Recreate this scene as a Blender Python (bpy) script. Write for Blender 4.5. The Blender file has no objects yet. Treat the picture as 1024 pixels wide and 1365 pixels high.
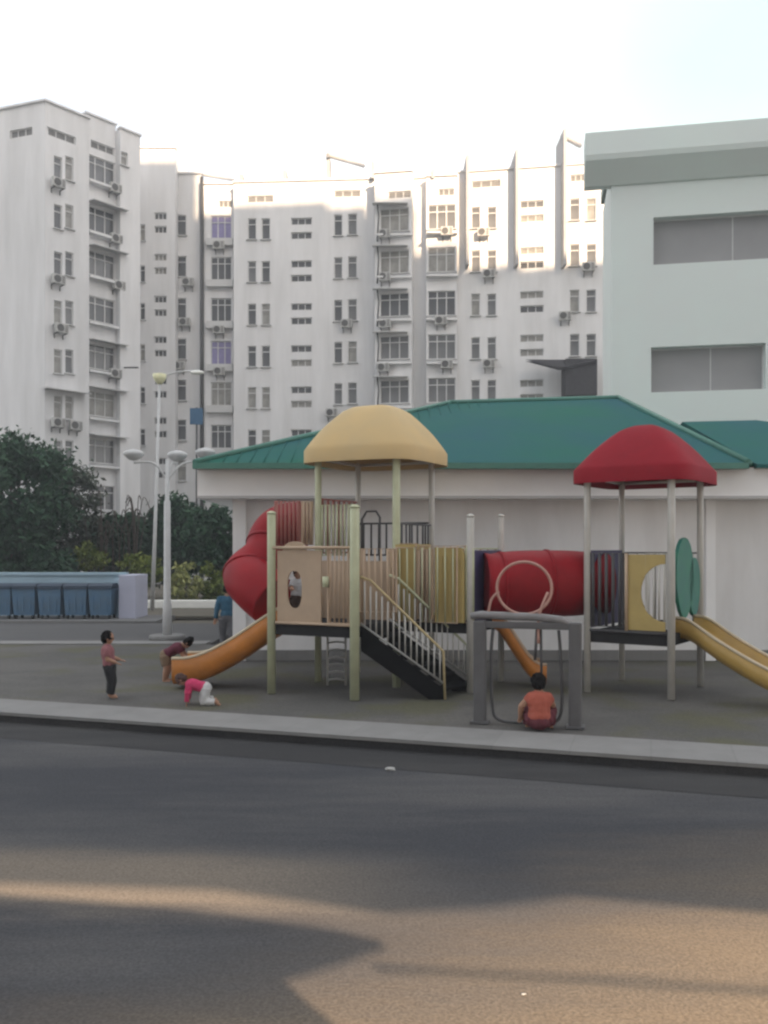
import bpy, bmesh, math, random
from mathutils import Vector, Matrix
R = math.radians
rnd = random.Random(7)
scene = bpy.context.scene
COL = scene.collection

# ------------------------------------------------------------------ camera
F = 1150.0; HY = 730.0; CH = 2.6
cam_d = bpy.data.cameras.new('camera'); cam = bpy.data.objects.new('camera', cam_d); COL.objects.link(cam)
cam.location = (0, 0, CH); cam.rotation_euler = (R(90), 0, 0)
cam_d.sensor_fit = 'VERTICAL'; cam_d.sensor_height = 36; cam_d.sensor_width = 27
cam_d.lens = 36 * F / 1365; cam_d.shift_y = (HY - 682.5) / 1365
cam_d.clip_start = 0.1; cam_d.clip_end = 1500
scene.camera = cam

def X(px, z): return (px - 512) / F * z
def Hh(py, z): return CH + (HY - py) / F * z
def G(px, py, h=0.0):
    z = F * (CH - h) / (py - HY); return (X(px, z), z)

# ------------------------------------------------------------------ materials
def mat(name, c, rough=.6, var=.12, scale=3.0, bump=0.0, bscale=40.0, metal=0.0, spec=.4, c2=None, c2amt=.5, coat=0.0, stretch=None):
    m = bpy.data.materials.new(name); m.use_nodes = True
    nt = m.node_tree; n = nt.nodes; l = nt.links
    b = n['Principled BSDF']
    b.inputs['Roughness'].default_value = rough; b.inputs['Metallic'].default_value = metal
    b.inputs['Specular IOR Level'].default_value = spec
    if coat: b.inputs['Coat Weight'].default_value = coat
    tc = n.new('ShaderNodeTexCoord')
    src = tc.outputs['Object']
    if stretch:
        mp = n.new('ShaderNodeMapping'); mp.inputs['Scale'].default_value = stretch
        l.new(src, mp.inputs['Vector']); src = mp.outputs['Vector']
    nz = n.new('ShaderNodeTexNoise'); nz.inputs['Scale'].default_value = scale; nz.inputs['Detail'].default_value = 6; nz.inputs['Roughness'].default_value = .62
    l.new(src, nz.inputs['Vector'])
    rp = n.new('ShaderNodeValToRGB')
    rp.color_ramp.elements[0].position = .3; rp.color_ramp.elements[1].position = .7
    a = [max(0, v * (1 - var)) for v in c]; d = [min(1, v * (1 + var)) for v in c]
    if c2: a = [c[i] * (1 - c2amt) + c2[i] * c2amt for i in range(3)]
    rp.color_ramp.elements[0].color = (*a, 1); rp.color_ramp.elements[1].color = (*d, 1)
    l.new(nz.outputs['Fac'], rp.inputs['Fac']); l.new(rp.outputs['Color'], b.inputs['Base Color'])
    if bump:
        nb = n.new('ShaderNodeTexNoise'); nb.inputs['Scale'].default_value = bscale; nb.inputs['Detail'].default_value = 4
        l.new(tc.outputs['Object'], nb.inputs['Vector'])
        bp = n.new('ShaderNodeBump'); bp.inputs['Strength'].default_value = bump; bp.inputs['Distance'].default_value = .02
        l.new(nb.outputs['Fac'], bp.inputs['Height']); l.new(bp.outputs['Normal'], b.inputs['Normal'])
    return m

M = {}
M['plaster'] = mat('plaster', (.67, .67, .68), .85, .05, .9, .15, 3, c2=(.52, .52, .52), c2amt=.7, stretch=(1, 1, .14))
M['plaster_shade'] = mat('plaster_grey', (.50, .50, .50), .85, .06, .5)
M['mint'] = mat('mint_plaster', (.65, .725, .695), .85, .04, .3, c2=(.67, .70, .69), c2amt=.8)
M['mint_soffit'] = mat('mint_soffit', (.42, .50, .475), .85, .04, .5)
M['white_wall'] = mat('white_wall', (.80, .80, .805), .85, .05, .9, .1, 8, c2=(.66, .65, .64), c2amt=.8, stretch=(1, 1, .25))
M['fascia'] = mat('fascia_white', (.86, .86, .86), .8, .04, .6, c2=(.78, .78, .78), c2amt=.6)
M['fin'] = mat('shade_grey_fin', (.34, .34, .345), .9, .1, 1)  # grey set darker to stand in for the fins' unlit sides
M['frame_w'] = mat('window_frame_paint', (.55, .55, .55), .5)
M['glass'] = mat('window_glass', (.13, .132, .136), .12, .4, .25, spec=.6)
M['glass_far'] = mat('dark_window_glass', (.075, .078, .083), .15, .4, .25, spec=.6)
M['glass_big'] = mat('tinted_window_glass', (.27, .27, .275), .3, .1, .3, spec=.5)
M['glass_pale'] = mat('curtained_window_glass', (.24, .235, .22), .25, .3, 2)
M['curtain'] = mat('violet_curtain', (.22, .2, .36), .7, .15, 6)
M['slot'] = mat('vent_recess', (.16, .16, .16), .8)
M['roof_green'] = mat('green_metal_roof', (.022, .115, .08), .85, .12, .28, .06, 2, c2=(.03, .105, .13), c2amt=.9, spec=.1)
M['roof_green2'] = mat('green_roof_trim', (.07, .2, .16), .5, .1, 2)
M['ac'] = mat('conditioner_shell', (.42, .42, .41), .5, .08, 4)
M['ac_dark'] = mat('conditioner_grille', (.08, .08, .08), .6)
M['dark_awning'] = mat('dark_awning_cloth', (.045, .045, .05), .9, .2, 4)
M['pipe'] = mat('dark_drain_pipe', (.06, .06, .062), .6)
M['concrete'] = mat('concrete_kerb', (.22, .217, .213), .9, .1, 1.8, .3, 30)
M['white_kerb'] = mat('white_painted_kerb', (.88, .87, .82), .7, .05, 2)
M['post_cream'] = mat('cream_post_paint', (.50, .53, .36), .4, .08, 3, c2=(.38, .38, .25))
M['post_grey'] = mat('grey_post_paint', (.50, .49, .46), .4, .08, 3)
M['frame_grey'] = mat('charcoal_frame_plastic', (.105, .105, .11), .5, .1, 5)
M['beam_grey'] = mat('grey_beam_plastic', (.2, .195, .2), .45, .1, 5)
M['tan'] = mat('tan_plastic', (.44, .33, .235), .5, .08, 2.5)
M['tan_bar'] = mat('tan_bar_paint', (.47, .35, .25), .4, .1, 3)
M['yellow_panel'] = mat('mustard_plastic', (.42, .32, .12), .45, .08, 3)
M['red_tube'] = mat('red_tube_plastic', (.25, .006, .012), .5, .22, 1.5, spec=.15)
M['red_bar'] = mat('faded_red_bar', (.34, .13, .11), .5, .1, 3)
M['red_roof'] = mat('red_roof_plastic', (.25, .012, .022), .7, .12, 1.5, spec=.12)
M['yellow_roof'] = mat('cream_roof_plastic', (.55, .40, .20), .65, .07, 1.5, spec=.15, c2=(.5, .4, .24))
M['orange'] = mat('orange_slide_plastic', (.46, .17, .03), .4, .2, 2.5)
M['rim'] = mat('pale_slide_rim', (.5, .42, .3), .4)
M['yellow_slide'] = mat('yellow_slide_plastic', (.46, .30, .085), .35, .1, 2)
M['pink_bar'] = mat('plum_bar_paint', (.24, .09, .13), .5)
M['green_panel'] = mat('green_leaf_plastic', (.02, .16, .10), .45, .15, 3, c2=(.03, .12, .15))
M['blue_panel'] = mat('indigo_panel_plastic', (.045, .04, .11), .5)
M['dark_bar'] = mat('dark_bar_paint', (.07, .07, .075), .45)
M['deck'] = mat('dark_coated_deck', (.03, .03, .032), .9, .1, 8, spec=.1)
M['stair'] = mat('black_stair_coating', (.010, .010, .011), .95, spec=.05)
M['rail_tan'] = mat('ochre_handrail', (.5, .40, .22), .4)
M['rail_grey'] = mat('grey_handrail', (.3, .3, .29), .4)
M['ring'] = mat('pink_tan_tube', (.42, .24, .2), .4)
M['lamp_white'] = mat('lamp_pole_paint', (.55, .55, .55), .45, .06, 4)
M['lamp_shell'] = mat('lamp_shell', (.5, .5, .5), .4)
M['blue_bin'] = mat('blue_container_paint', (.06, .13, .22), .45, .25, 2.5, c2=(.12, .17, .2), c2amt=.5)
M['dark_bin'] = mat('dark_blue_container_trim', (.03, .05, .08), .5)
M['blue_wall'] = mat('pale_blue_wall_paint', (.34, .46, .54), .8, .08, 1)
M['lav_wall'] = mat('lavender_pier_paint', (.42, .43, .53), .8, .06, 1)
M['rubber'] = mat('black_rubber', (.02, .02, .02), .7)
M['bark'] = mat('tree_bark', (.07, .055, .045), .9, .3, 8)
M['skin'] = mat('skin', (.36, .2, .13), .55, .05, 8)
M['hair'] = mat('black_hair', (.008, .007, .007), .9, spec=.1)
M['hair_b'] = mat('brown_hair', (.05, .02, .015), .6)
M['eye'] = mat('eye_dark', (.02, .015, .012), .3)
M['paper'] = mat('white_paper', (.36, .36, .35), .8)

def leaf_mat(name, c, c2):
    m = bpy.data.materials.new(name); m.use_nodes = True
    nt = m.node_tree; n = nt.nodes; l = nt.links; b = n['Principled BSDF']
    g = n.new('ShaderNodeNewGeometry'); rp = n.new('ShaderNodeValToRGB')
    rp.color_ramp.elements[0].color = (*c, 1); rp.color_ramp.elements[1].color = (*c2, 1)
    l.new(g.outputs['Random Per Island'], rp.inputs['Fac']); l.new(rp.outputs['Color'], b.inputs['Base Color'])
    b.inputs['Roughness'].default_value = .7; b.inputs['Specular IOR Level'].default_value = .2
    return m
M['leaf_dark'] = leaf_mat('dark_green_leaves', (.014, .045, .026), (.045, .095, .05))
M['leaf_grey'] = leaf_mat('grey_green_leaves', (.03, .042, .03), (.08, .10, .07))
M['leaf_olive'] = leaf_mat('olive_leaves', (.06, .10, .02), (.20, .23, .05))
M['leaf_pale'] = leaf_mat('pale_olive_leaves', (.17, .20, .05), (.34, .34, .14))
M['twig'] = leaf_mat('bare_twigs', (.06, .055, .05), (.1, .09, .08))

def ground_mat(name, base, dust,  amt=(.45, .7), green=None, scale=.5, stretch=(.25, 1, 1), rot=0.0, near=None, cracks=False):
    m = bpy.data.materials.new(name); m.use_nodes = True
    nt = m.node_tree; n = nt.nodes; l = nt.links; b = n['Principled BSDF']
    b.inputs['Roughness'].default_value = .9; b.inputs['Specular IOR Level'].default_value = .25
    tc = n.new('ShaderNodeTexCoord')
    mp = n.new('ShaderNodeMapping'); mp.inputs['Scale'].default_value = stretch; mp.inputs['Rotation'].default_value = (0, 0, rot)
    l.new(tc.outputs['Object'], mp.inputs['Vector'])
    n1 = n.new('ShaderNodeTexNoise'); n1.inputs['Scale'].default_value = scale; n1.inputs['Detail'].default_value = 8; n1.inputs['Roughness'].default_value = .65
    l.new(mp.outputs['Vector'], n1.inputs['Vector'])
    r1 = n.new('ShaderNodeValToRGB'); r1.color_ramp.elements[0].position = amt[0]; r1.color_ramp.elements[1].position = amt[1]
    r1.color_ramp.elements[0].color = (*base, 1); r1.color_ramp.elements[1].color = (*dust, 1)
    l.new(n1.outputs['Fac'], r1.inputs['Fac']); col = r1.outputs['Color']
    if green:
        n2 = n.new('ShaderNodeTexNoise'); n2.inputs['Scale'].default_value = .55; n2.inputs['Detail'].default_value = 5
        l.new(tc.outputs['Object'], n2.inputs['Vector'])
        r2 = n.new('ShaderNodeValToRGB'); r2.color_ramp.elements[0].position = .5; r2.color_ramp.elements[1].position = .62
        l.new(n2.outputs['Fac'], r2.inputs['Fac'])
        mx = n.new('ShaderNodeMix'); mx.data_type = 'RGBA'; mx.inputs[7].default_value = (*green, 1)
        l.new(r2.outputs['Color'], mx.inputs[0]); l.new(col, mx.inputs[6]); col = mx.outputs[2]
    if near:  # warm sunlit tone painted into the road where the sun patch falls
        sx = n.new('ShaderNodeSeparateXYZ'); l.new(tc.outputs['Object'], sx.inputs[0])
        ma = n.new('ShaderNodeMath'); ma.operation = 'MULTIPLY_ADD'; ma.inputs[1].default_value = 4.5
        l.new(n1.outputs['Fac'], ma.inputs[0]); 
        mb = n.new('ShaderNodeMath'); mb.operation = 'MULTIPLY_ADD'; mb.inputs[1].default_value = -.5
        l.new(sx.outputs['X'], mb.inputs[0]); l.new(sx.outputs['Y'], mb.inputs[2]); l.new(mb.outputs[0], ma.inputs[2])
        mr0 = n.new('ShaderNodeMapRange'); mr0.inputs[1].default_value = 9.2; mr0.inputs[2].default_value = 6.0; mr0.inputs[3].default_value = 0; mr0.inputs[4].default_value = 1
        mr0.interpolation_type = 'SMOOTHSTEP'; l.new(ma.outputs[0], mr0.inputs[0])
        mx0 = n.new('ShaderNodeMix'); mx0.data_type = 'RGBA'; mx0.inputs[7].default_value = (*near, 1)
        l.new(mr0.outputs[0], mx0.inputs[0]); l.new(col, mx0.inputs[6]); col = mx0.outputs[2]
    if near:      # pale dust and the sunlit strip painted as one band on the left
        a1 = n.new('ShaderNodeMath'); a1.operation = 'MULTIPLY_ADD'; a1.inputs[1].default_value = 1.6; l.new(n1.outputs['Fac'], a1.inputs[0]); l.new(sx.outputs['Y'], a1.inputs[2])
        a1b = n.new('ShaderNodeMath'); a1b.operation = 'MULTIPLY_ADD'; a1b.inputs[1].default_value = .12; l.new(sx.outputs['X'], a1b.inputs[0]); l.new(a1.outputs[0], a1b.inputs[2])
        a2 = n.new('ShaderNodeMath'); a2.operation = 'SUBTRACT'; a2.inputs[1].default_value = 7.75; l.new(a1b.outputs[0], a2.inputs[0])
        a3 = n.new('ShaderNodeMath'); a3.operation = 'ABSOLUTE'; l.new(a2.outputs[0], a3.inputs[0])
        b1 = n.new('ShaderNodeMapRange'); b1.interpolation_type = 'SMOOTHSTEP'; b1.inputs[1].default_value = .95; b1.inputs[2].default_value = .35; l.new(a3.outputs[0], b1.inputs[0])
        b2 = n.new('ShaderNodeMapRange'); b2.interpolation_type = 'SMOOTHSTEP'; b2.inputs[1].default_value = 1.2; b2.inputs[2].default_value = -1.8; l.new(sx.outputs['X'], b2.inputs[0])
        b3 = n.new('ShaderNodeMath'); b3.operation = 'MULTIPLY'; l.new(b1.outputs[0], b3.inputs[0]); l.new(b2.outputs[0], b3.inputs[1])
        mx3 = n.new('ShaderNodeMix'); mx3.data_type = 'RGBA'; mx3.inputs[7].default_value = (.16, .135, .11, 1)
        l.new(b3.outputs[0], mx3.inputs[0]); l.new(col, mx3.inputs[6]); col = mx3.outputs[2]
    # fine grain
    n3 = n.new('ShaderNodeTexNoise'); n3.inputs['Scale'].default_value = 45; n3.inputs['Detail'].default_value = 4
    l.new(tc.outputs['Object'], n3.inputs['Vector'])
    mr = n.new('ShaderNodeMapRange'); mr.inputs[1].default_value = .25; mr.inputs[2].default_value = .75; mr.inputs[3].default_value = .68; mr.inputs[4].default_value = 1.32
    l.new(n3.outputs['Fac'], mr.inputs[0])
    fac = mr.outputs[0]
    if cracks:
        nw = n.new('ShaderNodeTexNoise'); nw.inputs['Scale'].default_value = 1.6; nw.inputs['Detail'].default_value = 5; l.new(tc.outputs['Object'], nw.inputs['Vector'])
        wv = n.new('ShaderNodeVectorMath'); wv.operation = 'MULTIPLY_ADD'; wv.inputs[1].default_value = (.9, .9, .9); l.new(nw.outputs['Color'], wv.inputs[0]); l.new(tc.outputs['Object'], wv.inputs[2])
        vo = n.new('ShaderNodeTexVoronoi'); vo.feature = 'DISTANCE_TO_EDGE'; vo.inputs['Scale'].default_value = .38; l.new(wv.outputs[0], vo.inputs['Vector'])
        vr = n.new('ShaderNodeMapRange'); vr.inputs[1].default_value = .002; vr.inputs[2].default_value = .010; vr.inputs[3].default_value = .55; vr.inputs[4].default_value = 1.0; l.new(vo.outputs['Distance'], vr.inputs[0])
        pz = n.new('ShaderNodeTexNoise'); pz.inputs['Scale'].default_value = 26; pz.inputs['Detail'].default_value = 2; l.new(tc.outputs['Object'], pz.inputs['Vector'])
        pr_ = n.new('ShaderNodeMapRange'); pr_.inputs[1].default_value = .68; pr_.inputs[2].default_value = .76; pr_.inputs[3].default_value = 1.0; pr_.inputs[4].default_value = 1.7; l.new(pz.outputs['Fac'], pr_.inputs[0])
        m1 = n.new('ShaderNodeMath'); m1.operation = 'MULTIPLY'; l.new(fac, m1.inputs[0]); l.new(vr.outputs[0], m1.inputs[1])
        m2 = n.new('ShaderNodeMath'); m2.operation = 'MULTIPLY'; l.new(m1.outputs[0], m2.inputs[0]); l.new(pr_.outputs[0], m2.inputs[1]); fac = m2.outputs[0]
    vm = n.new('ShaderNodeVectorMath'); vm.operation = 'SCALE'; l.new(col, vm.inputs[0]); l.new(fac, vm.inputs['Scale'])
    l.new(vm.outputs[0], b.inputs['Base Color'])
    bp = n.new('ShaderNodeBump'); bp.inputs['Strength'].default_value = .5; bp.inputs['Distance'].default_value = .01
    l.new(n3.outputs['Fac'], bp.inputs['Height']); l.new(bp.outputs['Normal'], b.inputs['Normal'])
    return m
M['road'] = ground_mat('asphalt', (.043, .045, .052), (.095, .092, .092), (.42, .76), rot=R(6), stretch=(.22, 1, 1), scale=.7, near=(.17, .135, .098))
M['dust'] = ground_mat('dusty_asphalt', (.11, .1, .088), (.2, .165, .13), (.4, .65), rot=R(6), stretch=(.3, 1, 1), scale=1.1)
M['gutter'] = ground_mat('dark_gutter', (.034, .034, .036), (.055, .054, .054), scale=1)  # darker band at the kerb foot, also on the kerb face
M['play'] = ground_mat('paved_play_ground', (.088, .086, .082), (.12, .115, .108), (.4, .65), green=(.095, .093, .062), scale=.6, stretch=(.6, 1, 1))
M['far_road'] = ground_mat('far_asphalt', (.09, .09, .092), (.12, .118, .115), scale=.3)
M['pave'] = ground_mat('pale_paving', (.15, .15, .15), (.19, .187, .183), scale=.4)
M['earth'] = ground_mat('dry_earth', (.12, .11, .09), (.17, .15, .12), scale=.2, stretch=(1, 1, 1))

# ------------------------------------------------------------------ object helpers
def tag(o, label=None, cat=None, group=None, kind=None):
    if label: o['label'] = label
    if cat: o['category'] = cat
    if group: o['group'] = group
    if kind: o['kind'] = kind
    return o

def empty(name, loc):
    o = bpy.data.objects.new(name, None); COL.objects.link(o); o.location = loc; o.empty_display_size = .2
    return o

class MB:
    """collects shapes (world coordinates) for ONE mesh object"""
    def __init__(s): s.v = []; s.f = []; s.sm = []
    def add(s, vs, fs, smooth=False):
        o = len(s.v); s.v += [tuple(p) for p in vs]
        for f in fs: s.f.append([i + o for i in f]); s.sm.append(smooth)
        return s
    def box(s, c, d, rz=0, rx=0, ry=0, bev=0.0):
        m = Matrix.Translation(Vector(c)) @ Matrix.Rotation(rz, 4, 'Z') @ Matrix.Rotation(ry, 4, 'Y') @ Matrix.Rotation(rx, 4, 'X')
        x, y, z = [k / 2 for k in d]
        if not bev:
            vs = [m @ Vector((a, b, e)) for a in (-x, x) for b in (-y, y) for e in (-z, z)]
            s.add(vs, [(0, 1, 3, 2), (4, 6, 7, 5), (0, 4, 5, 1), (2, 3, 7, 6), (0, 2, 6, 4), (1, 5, 7, 3)])
        else:
            bm = bmesh.new(); bmesh.ops.create_cube(bm, size=1)
            for v in bm.verts: v.co = Vector((v.co.x * 2 * x, v.co.y * 2 * y, v.co.z * 2 * z))
            bmesh.ops.bevel(bm, geom=bm.edges[:], offset=bev, segments=2, affect='EDGES', profile=.6)
            bm.verts.index_update()
            s.add([m @ v.co for v in bm.verts], [[v.index for v in f.verts] for f in bm.faces]); bm.free()
        return s
    def tube(s, pts, r, seg=10, closed=False, smooth=True, cap=True):
        pts = [Vector(p) for p in pts]; n = len(pts)
        rr = r if isinstance(r, (list, tuple)) else [r] * n
        up = None; rings = []
        for i, p in enumerate(pts):
            if closed: t = (pts[(i + 1) % n] - pts[i - 1]).normalized()
            else: t = (pts[min(i + 1, n - 1)] - pts[max(i - 1, 0)]).normalized()
            if up is None:
                up = Vector((0, 0, 1)) if abs(t.z) < .9 else Vector((0, 1, 0))
            a = (up - t * up.dot(t)).normalized(); b = t.cross(a); up = a
            rings.append([p + (a * math.cos(k * 2 * math.pi / seg) + b * math.sin(k * 2 * math.pi / seg)) * rr[i] for k in range(seg)])
        vs = [q for g in rings for q in g]; fs = []
        for i in range(n if closed else n - 1):
            j = (i + 1) % n
            for k in range(seg):
                k2 = (k + 1) % seg; fs.append((i * seg + k, j * seg + k, j * seg + k2, i * seg + k2))
        s.add(vs, fs, smooth)
        if cap and not closed:
            s.add(rings[0], [list(range(seg))]); s.add(rings[-1], [list(range(seg))[::-1]])
        return s
    def prism(s, poly, y0, y1, frame=None):
        """poly in (a,z); extruded from y0 to y1; frame: maps (a,y,z)->world"""
        fr = frame or (lambda a, y, z: (a, y, z)); n = len(poly)
        vs = [fr(a, y0, z) for a, z in poly] + [fr(a, y1, z) for a, z in poly]
        s.add(vs, [list(range(n))[::-1], list(range(n, 2 * n))] + [(i, (i + 1) % n, (i + 1) % n + n, i + n) for i in range(n)])
        return s
    def ell(s, c, r, rot=None, seg=14, ring=9):
        vs = []; fs = []; c = Vector(c); rot = rot or Matrix.Identity(3)
        for i in range(ring + 1):
            t = math.pi * i / ring
            for k in range(seg):
                a = 2 * math.pi * k / seg
                vs.append(c + rot @ Vector((r[0] * math.sin(t) * math.cos(a), r[1] * math.sin(t) * math.sin(a), r[2] * math.cos(t))))
        for i in range(ring):
            for k in range(seg):
                k2 = (k + 1) % seg
                fs.append((i * seg + k, (i + 1) * seg + k, (i + 1) * seg + k2, i * seg + k2))
        s.add(vs, fs, True); return s
    def mesh(s, name, origin=(0, 0, 0), weld=True):
        me = bpy.data.meshes.new(name); o = Vector(origin)
        me.from_pydata([tuple(Vector(v) - o) for v in s.v], [], s.f)
        me.polygons.foreach_set('use_smooth', s.sm)
        bm = bmesh.new(); bm.from_mesh(me)
        if weld: bmesh.ops.remove_doubles(bm, verts=bm.verts, dist=1e-5)
        bmesh.ops.recalc_face_normals(bm, faces=bm.faces)
        bm.to_mesh(me); bm.free()
        return me
    def build(s, name, m, parent=None, origin=None, weld=True):
        """object with its origin at parent's origin (root empties are never rotated)"""
        og = Vector((0, 0, 0))
        if parent is not None: og = wloc(parent)
        if origin is not None: og = Vector(origin)
        me = s.mesh(name, og, weld); me.materials.append(M[m] if isinstance(m, str) else m)
        o = bpy.data.objects.new(name, me); COL.objects.link(o)
        o.parent = parent
        o.location = og - (wloc(parent) if parent is not None else Vector((0, 0, 0)))
        return o

def wloc(o):
    v = Vector(o.location)
    while o.parent is not None: o = o.parent; v = v + Vector(o.location)
    return v

def inst(name, me, parent, loc, rz=0, scale=None):
    """shared-mesh object at world loc; only leaves are ever rotated"""
    o = bpy.data.objects.new(name, me); COL.objects.link(o); o.parent = parent
    pl = wloc(parent) if parent is not None else Vector((0, 0, 0))
    o.location = Vector(loc) - pl; o.rotation_euler = (0, 0, rz)
    if scale: o.scale = scale
    return o

def sub(name, me, parent):          # sub-part sitting at its (rotated) parent's origin
    o = bpy.data.objects.new(name, me); COL.objects.link(o); o.parent = parent; return o

# ------------------------------------------------------------------ sun and sky
AZ = R(-22); EL = R(20)
tx, ty, tz = math.sin(AZ) * math.cos(EL), math.cos(AZ) * math.cos(EL), -math.sin(EL)   # travel of the light
TH = math.tan(EL) / math.cos(AZ); TX = math.tan(AZ)
sd = bpy.data.lights.new('sun', 'SUN'); sun = bpy.data.objects.new('sun', sd); COL.objects.link(sun)
sd.energy = 5.0; sd.angle = R(.5); sd.color = (1.0, .74, .5)
sun.rotation_euler = Vector((tx, ty, tz)).to_track_quat('-Z', 'Y').to_euler()
sun.location = (20, -30, 40)
w = bpy.data.worlds.new('World'); scene.world = w; w.use_nodes = True
nt = w.node_tree; n = nt.nodes; l = nt.links
bg = n['Background']; bg.inputs['Strength'].default_value = .1
sky = n.new('ShaderNodeTexSky'); sky.sky_type = 'NISHITA'; sky.sun_disc = False
sky.sun_elevation = EL; sky.sun_rotation = math.atan2(-tx, -ty); sky.air_density = 1.0; sky.dust_density = 3.0; sky.ozone_density = 1.0
tc = n.new('ShaderNodeTexCoord')
mp = n.new('ShaderNodeMapping'); mp.inputs['Scale'].default_value = (1, 1, 2.6); mp.inputs['Location'].default_value = (.35, 0, .1)
nz = n.new('ShaderNodeTexNoise'); nz.inputs['Scale'].default_value = 1.3; nz.inputs['Detail'].default_value = 4
rp = n.new('ShaderNodeValToRGB'); rp.color_ramp.elements[0].position = .34; rp.color_ramp.elements[1].position = .58
rp.color_ramp.elements[0].color = (.35, .35, .35, 1); rp.color_ramp.elements[1].color = (.95, .95, .95, 1)
mx = n.new('ShaderNodeMix'); mx.data_type = 'RGBA'; mx.inputs[7].default_value = (5.0, 5.1, 5.15, 1)
l.new(tc.outputs['Generated'], mp.inputs['Vector']); l.new(mp.outputs['Vector'], nz.inputs['Vector']); l.new(nz.outputs['Fac'], rp.inputs['Fac'])
l.new(rp.outputs['Color'], mx.inputs[0]); l.new(sky.outputs['Color'], mx.inputs[6]); 
dp = n.new('ShaderNodeVectorMath'); dp.operation = 'DOT_PRODUCT'; dv_ = Vector((.40, .82, .56)).normalized(); dp.inputs[1].default_value = dv_
nm_ = n.new('ShaderNodeVectorMath'); nm_.operation = 'NORMALIZE'; l.new(tc.outputs['Generated'], nm_.inputs[0]); l.new(nm_.outputs[0], dp.inputs[0])
ad = n.new('ShaderNodeMath'); ad.operation = 'MULTIPLY_ADD'; ad.inputs[1].default_value = .05; l.new(nz.outputs['Fac'], ad.inputs[0]); l.new(dp.outputs['Value'], ad.inputs[2])
mrs = n.new('ShaderNodeMapRange'); mrs.inputs[1].default_value = .985; mrs.inputs[2].default_value = 1.025; l.new(ad.outputs[0], mrs.inputs[0])
mx2 = n.new('ShaderNodeMix'); mx2.data_type = 'RGBA'; mx2.inputs[7].default_value = (2.5, 3.5, 3.42, 1)
l.new(mrs.outputs[0], mx2.inputs[0]); l.new(mx.outputs[2], mx2.inputs[6]); l.new(mx2.outputs[2], bg.inputs['Color'])

# ------------------------------------------------------------------ ground
RD = -.16
kt = M['concrete'].node_tree; kb = kt.nodes.new('ShaderNodeTexBrick'); km = kt.nodes.new('ShaderNodeMapping'); kc = kt.nodes.new('ShaderNodeTexCoord')
km.inputs['Rotation'].default_value = (0, 0, R(17.2)); kb.inputs['Scale'].default_value = 1; kb.inputs['Mortar Size'].default_value = .012; kb.inputs['Brick Width'].default_value = 1.0; kb.inputs['Row Height'].default_value = 40; kb.offset = 0
for q_ in ('Color1', 'Color2'): kb.inputs[q_].default_value = (1, 1, 1, 1)
kb.inputs['Color2'].default_value = (.95, .95, .95, 1); kb.inputs['Mortar'].default_value = (.9, .9, .9, 1)
kt.links.new(kc.outputs['Object'], km.inputs['Vector']); kt.links.new(km.outputs['Vector'], kb.inputs['Vector'])
kx = kt.nodes.new('ShaderNodeMix'); kx.data_type = 'RGBA'; kx.blend_type = 'MULTIPLY'; kx.inputs[0].default_value = 1
kl = kt.nodes['Principled BSDF'].inputs['Base Color'].links[0].from_socket
kt.links.new(kl, kx.inputs[6]); kt.links.new(kb.outputs['Color'], kx.inputs[7]); kt.links.new(kx.outputs[2], kt.nodes['Principled BSDF'].inputs['Base Color'])
def sheet(name, pts, z, m, thick=0.0):
    b = MB()
    if thick:
        n_ = len(pts)
        vs = [(x, y, z) for x, y in pts] + [(x, y, z - thick) for x, y in pts]
        b.add(vs, [list(range(n_)), list(range(n_, 2 * n_))[::-1]] + [(i, (i + 1) % n_, (i + 1) % n_ + n_, i + n_) for i in range(n_)])
    else: b.add([(x, y, z) for x, y in pts], [list(range(len(pts)))])
    return tag(b.build(name, m), kind='structure')
sheet('ground', [(-150, -44), (150, -44), (150, 150), (-150, 150)], RD - .02, 'earth')
# kerb line through two pixels of the photograph's kerb edge
k0 = G(0, 949, 0.0); k1 = G(1024, 1019, 0.0)
kd = Vector((k1[0] - k0[0], k1[1] - k0[1])).normalized(); kn = Vector((-kd.y, kd.x))
kp = Vector(k0)
def kpt(s, t): p = kp + kd * s + kn * t; return (p.x, p.y)
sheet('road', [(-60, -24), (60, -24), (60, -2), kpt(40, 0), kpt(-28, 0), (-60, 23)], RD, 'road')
sheet('gutter', [kpt(-28, -.95), kpt(40, -.95), kpt(40, .015), kpt(-28, .015)], RD + .004, 'gutter')
sheet('kerb', [kpt(-28, 0), kpt(40, 0), kpt(40, 1.0), kpt(-28, 1.0)], 0.0, 'concrete', .05)
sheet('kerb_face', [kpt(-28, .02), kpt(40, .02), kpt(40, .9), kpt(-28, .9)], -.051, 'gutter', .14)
sheet('playground_paving', [kpt(-26, 1.001), kpt(40, 1.001), (45, 23.2), (-35, 23.2)], -.012, 'play', .2)
sheet('back_kerb', [(-60, 23.2), (-4.8, 23.2), (-4.8, 23.9), (-60, 23.9)], .02, 'concrete', .2)
sheet('back_road', [(-60, 23.9), (-4.8, 23.9), (-4.8, 30.2), (-60, 30.2)], -.05, 'far_road', .1)
sheet('back_pavement', [(-60, 30.2), (-8, 30.2), (-8, 33), (-60, 33)], .03, 'pave', .2)
sheet('lawn_soil', [(-60, 33.002), (60, 33.002), (60, 120), (-60, 120)], -.02, 'earth', .1)
# dust swept across the road
def blob(name, cx, cy, rx, ry, rot, m, z, seed):
    rr = random.Random(seed); pts = []
    for i in range(40):
        a = 2 * math.pi * i / 40; k = 1 + .12 * math.sin(3 * a + seed) + .08 * rr.uniform(-1, 1)
        x, y = rx * k * math.cos(a), ry * k * math.sin(a)
        pts.append((cx + x * math.cos(rot) - y * math.sin(rot), cy + x * math.sin(rot) + y * math.cos(rot)))
    return sheet(name, pts, z, m)

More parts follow.
